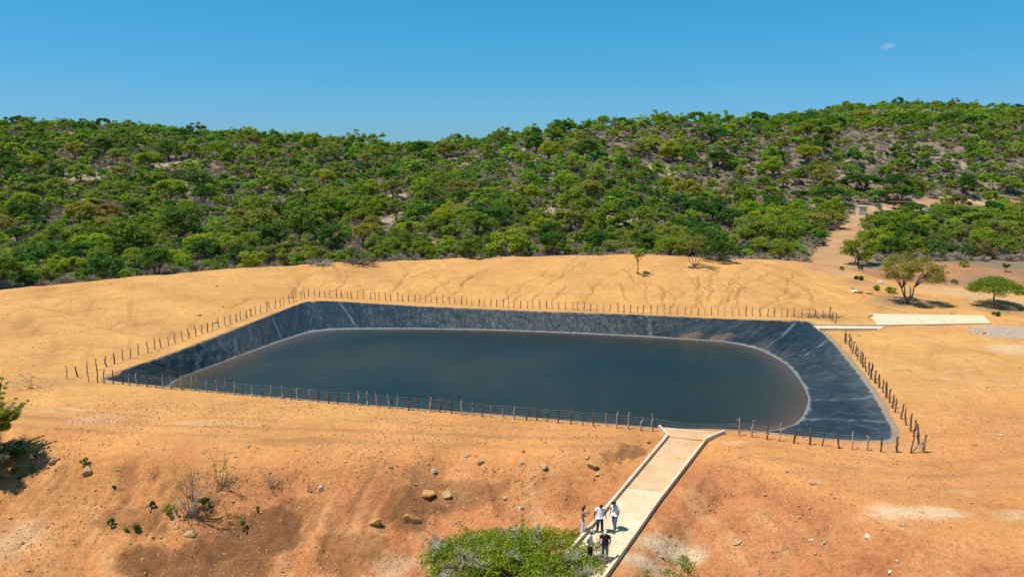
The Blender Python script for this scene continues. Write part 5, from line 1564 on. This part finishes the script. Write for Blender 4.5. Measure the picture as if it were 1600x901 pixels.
person(960, 827, D(-40), 'man in a black brimmed hat, white shirt with dark strap and blue jeans', SKIN_M, WHITE, JEAN, SHOE_B, 1.76, 0.17,
       [((0.27, 0.0, 1.16), (0.26, -0.10, 0.94)), ((-0.27, 0.02, 1.17), (-0.24, -0.12, 0.96))], 'short', ('brim', BLACKC), 0.6, 0.02, False, 0.5, extra=strap)
person(921, 873, D(62), 'man in a beige cap and cream shirt at the front left of the group', SKIN_M, CREAM, DARKP, SHOE_B, 1.72, 0.06,
       [((0.25, 0.02, 1.16), (0.22, -0.10, 0.94)), ((-0.25, 0.04, 1.16), (-0.22, -0.08, 0.94))], 'short', ('cap', fabric('beige_cap', (0.50, 0.42, 0.32))), 0.55, 0.03, False, 0.3)
person(945, 875, D(-14), 'man in a black t-shirt and pale cap standing nearest the bottom of the ramp', SKIN_L, BLACKC, OLIVEP, SHOE_B, 1.78, 0.08,
       [((0.28, 0.0, 1.18), (0.22, -0.16, 1.0)), ((-0.29, 0.0, 1.17), (-0.31, -0.04, 0.94))], 'short', ('cap', fabric('pale_cap', (0.62, 0.60, 0.55))), 0.6, 0.02, False, 0.3, extra=badge)

# ------------------------------------------------------------------ one wisp of cloud
import bmesh
cp = np.array(ray(1387, 72)) * 5200 + [0, 0, CAMZ]
bm = bmesh.new(); bmesh.ops.create_icosphere(bm, subdivisions=3, radius=1.0)
me = bpy.data.meshes.new('cloud'); bm.to_mesh(me); bm.free()
mc_ = bpy.data.materials.new('cloud_vapour'); mc_.use_nodes = True; nt = mc_.node_tree; nt.nodes.clear()
oc = N(nt, 'ShaderNodeTexCoord').outputs['Object']; ln = N(nt, 'ShaderNodeVectorMath', operation='LENGTH'); nt.links.new(oc, ln.inputs[0])
fall = math_(nt, 'SUBTRACT', 1.0, ln.outputs['Value'])
dn = ramp(nt, noise(nt, 1.6, 5, 0.6, oc), [(0.42, (0, 0, 0)), (0.7, (1, 1, 1))])
pv = N(nt, 'ShaderNodeVolumePrincipled'); pv.inputs['Color'].default_value = (1, 1, 1, 1)
nt.links.new(math_(nt, 'MULTIPLY', math_(nt, 'MULTIPLY', dn, math_(nt, 'MAXIMUM', fall, 0.0)), 0.03), pv.inputs['Density'])
nt.links.new(pv.outputs[0], N(nt, 'ShaderNodeOutputMaterial').inputs['Volume'])
me.materials.append(mc_)
o = link('cloud', me, None, cp); o.scale = (58, 60, 32)
tag(o, 'tiny faint white wisp of cloud high in the blue sky on the right', 'cloud', kind='stuff')
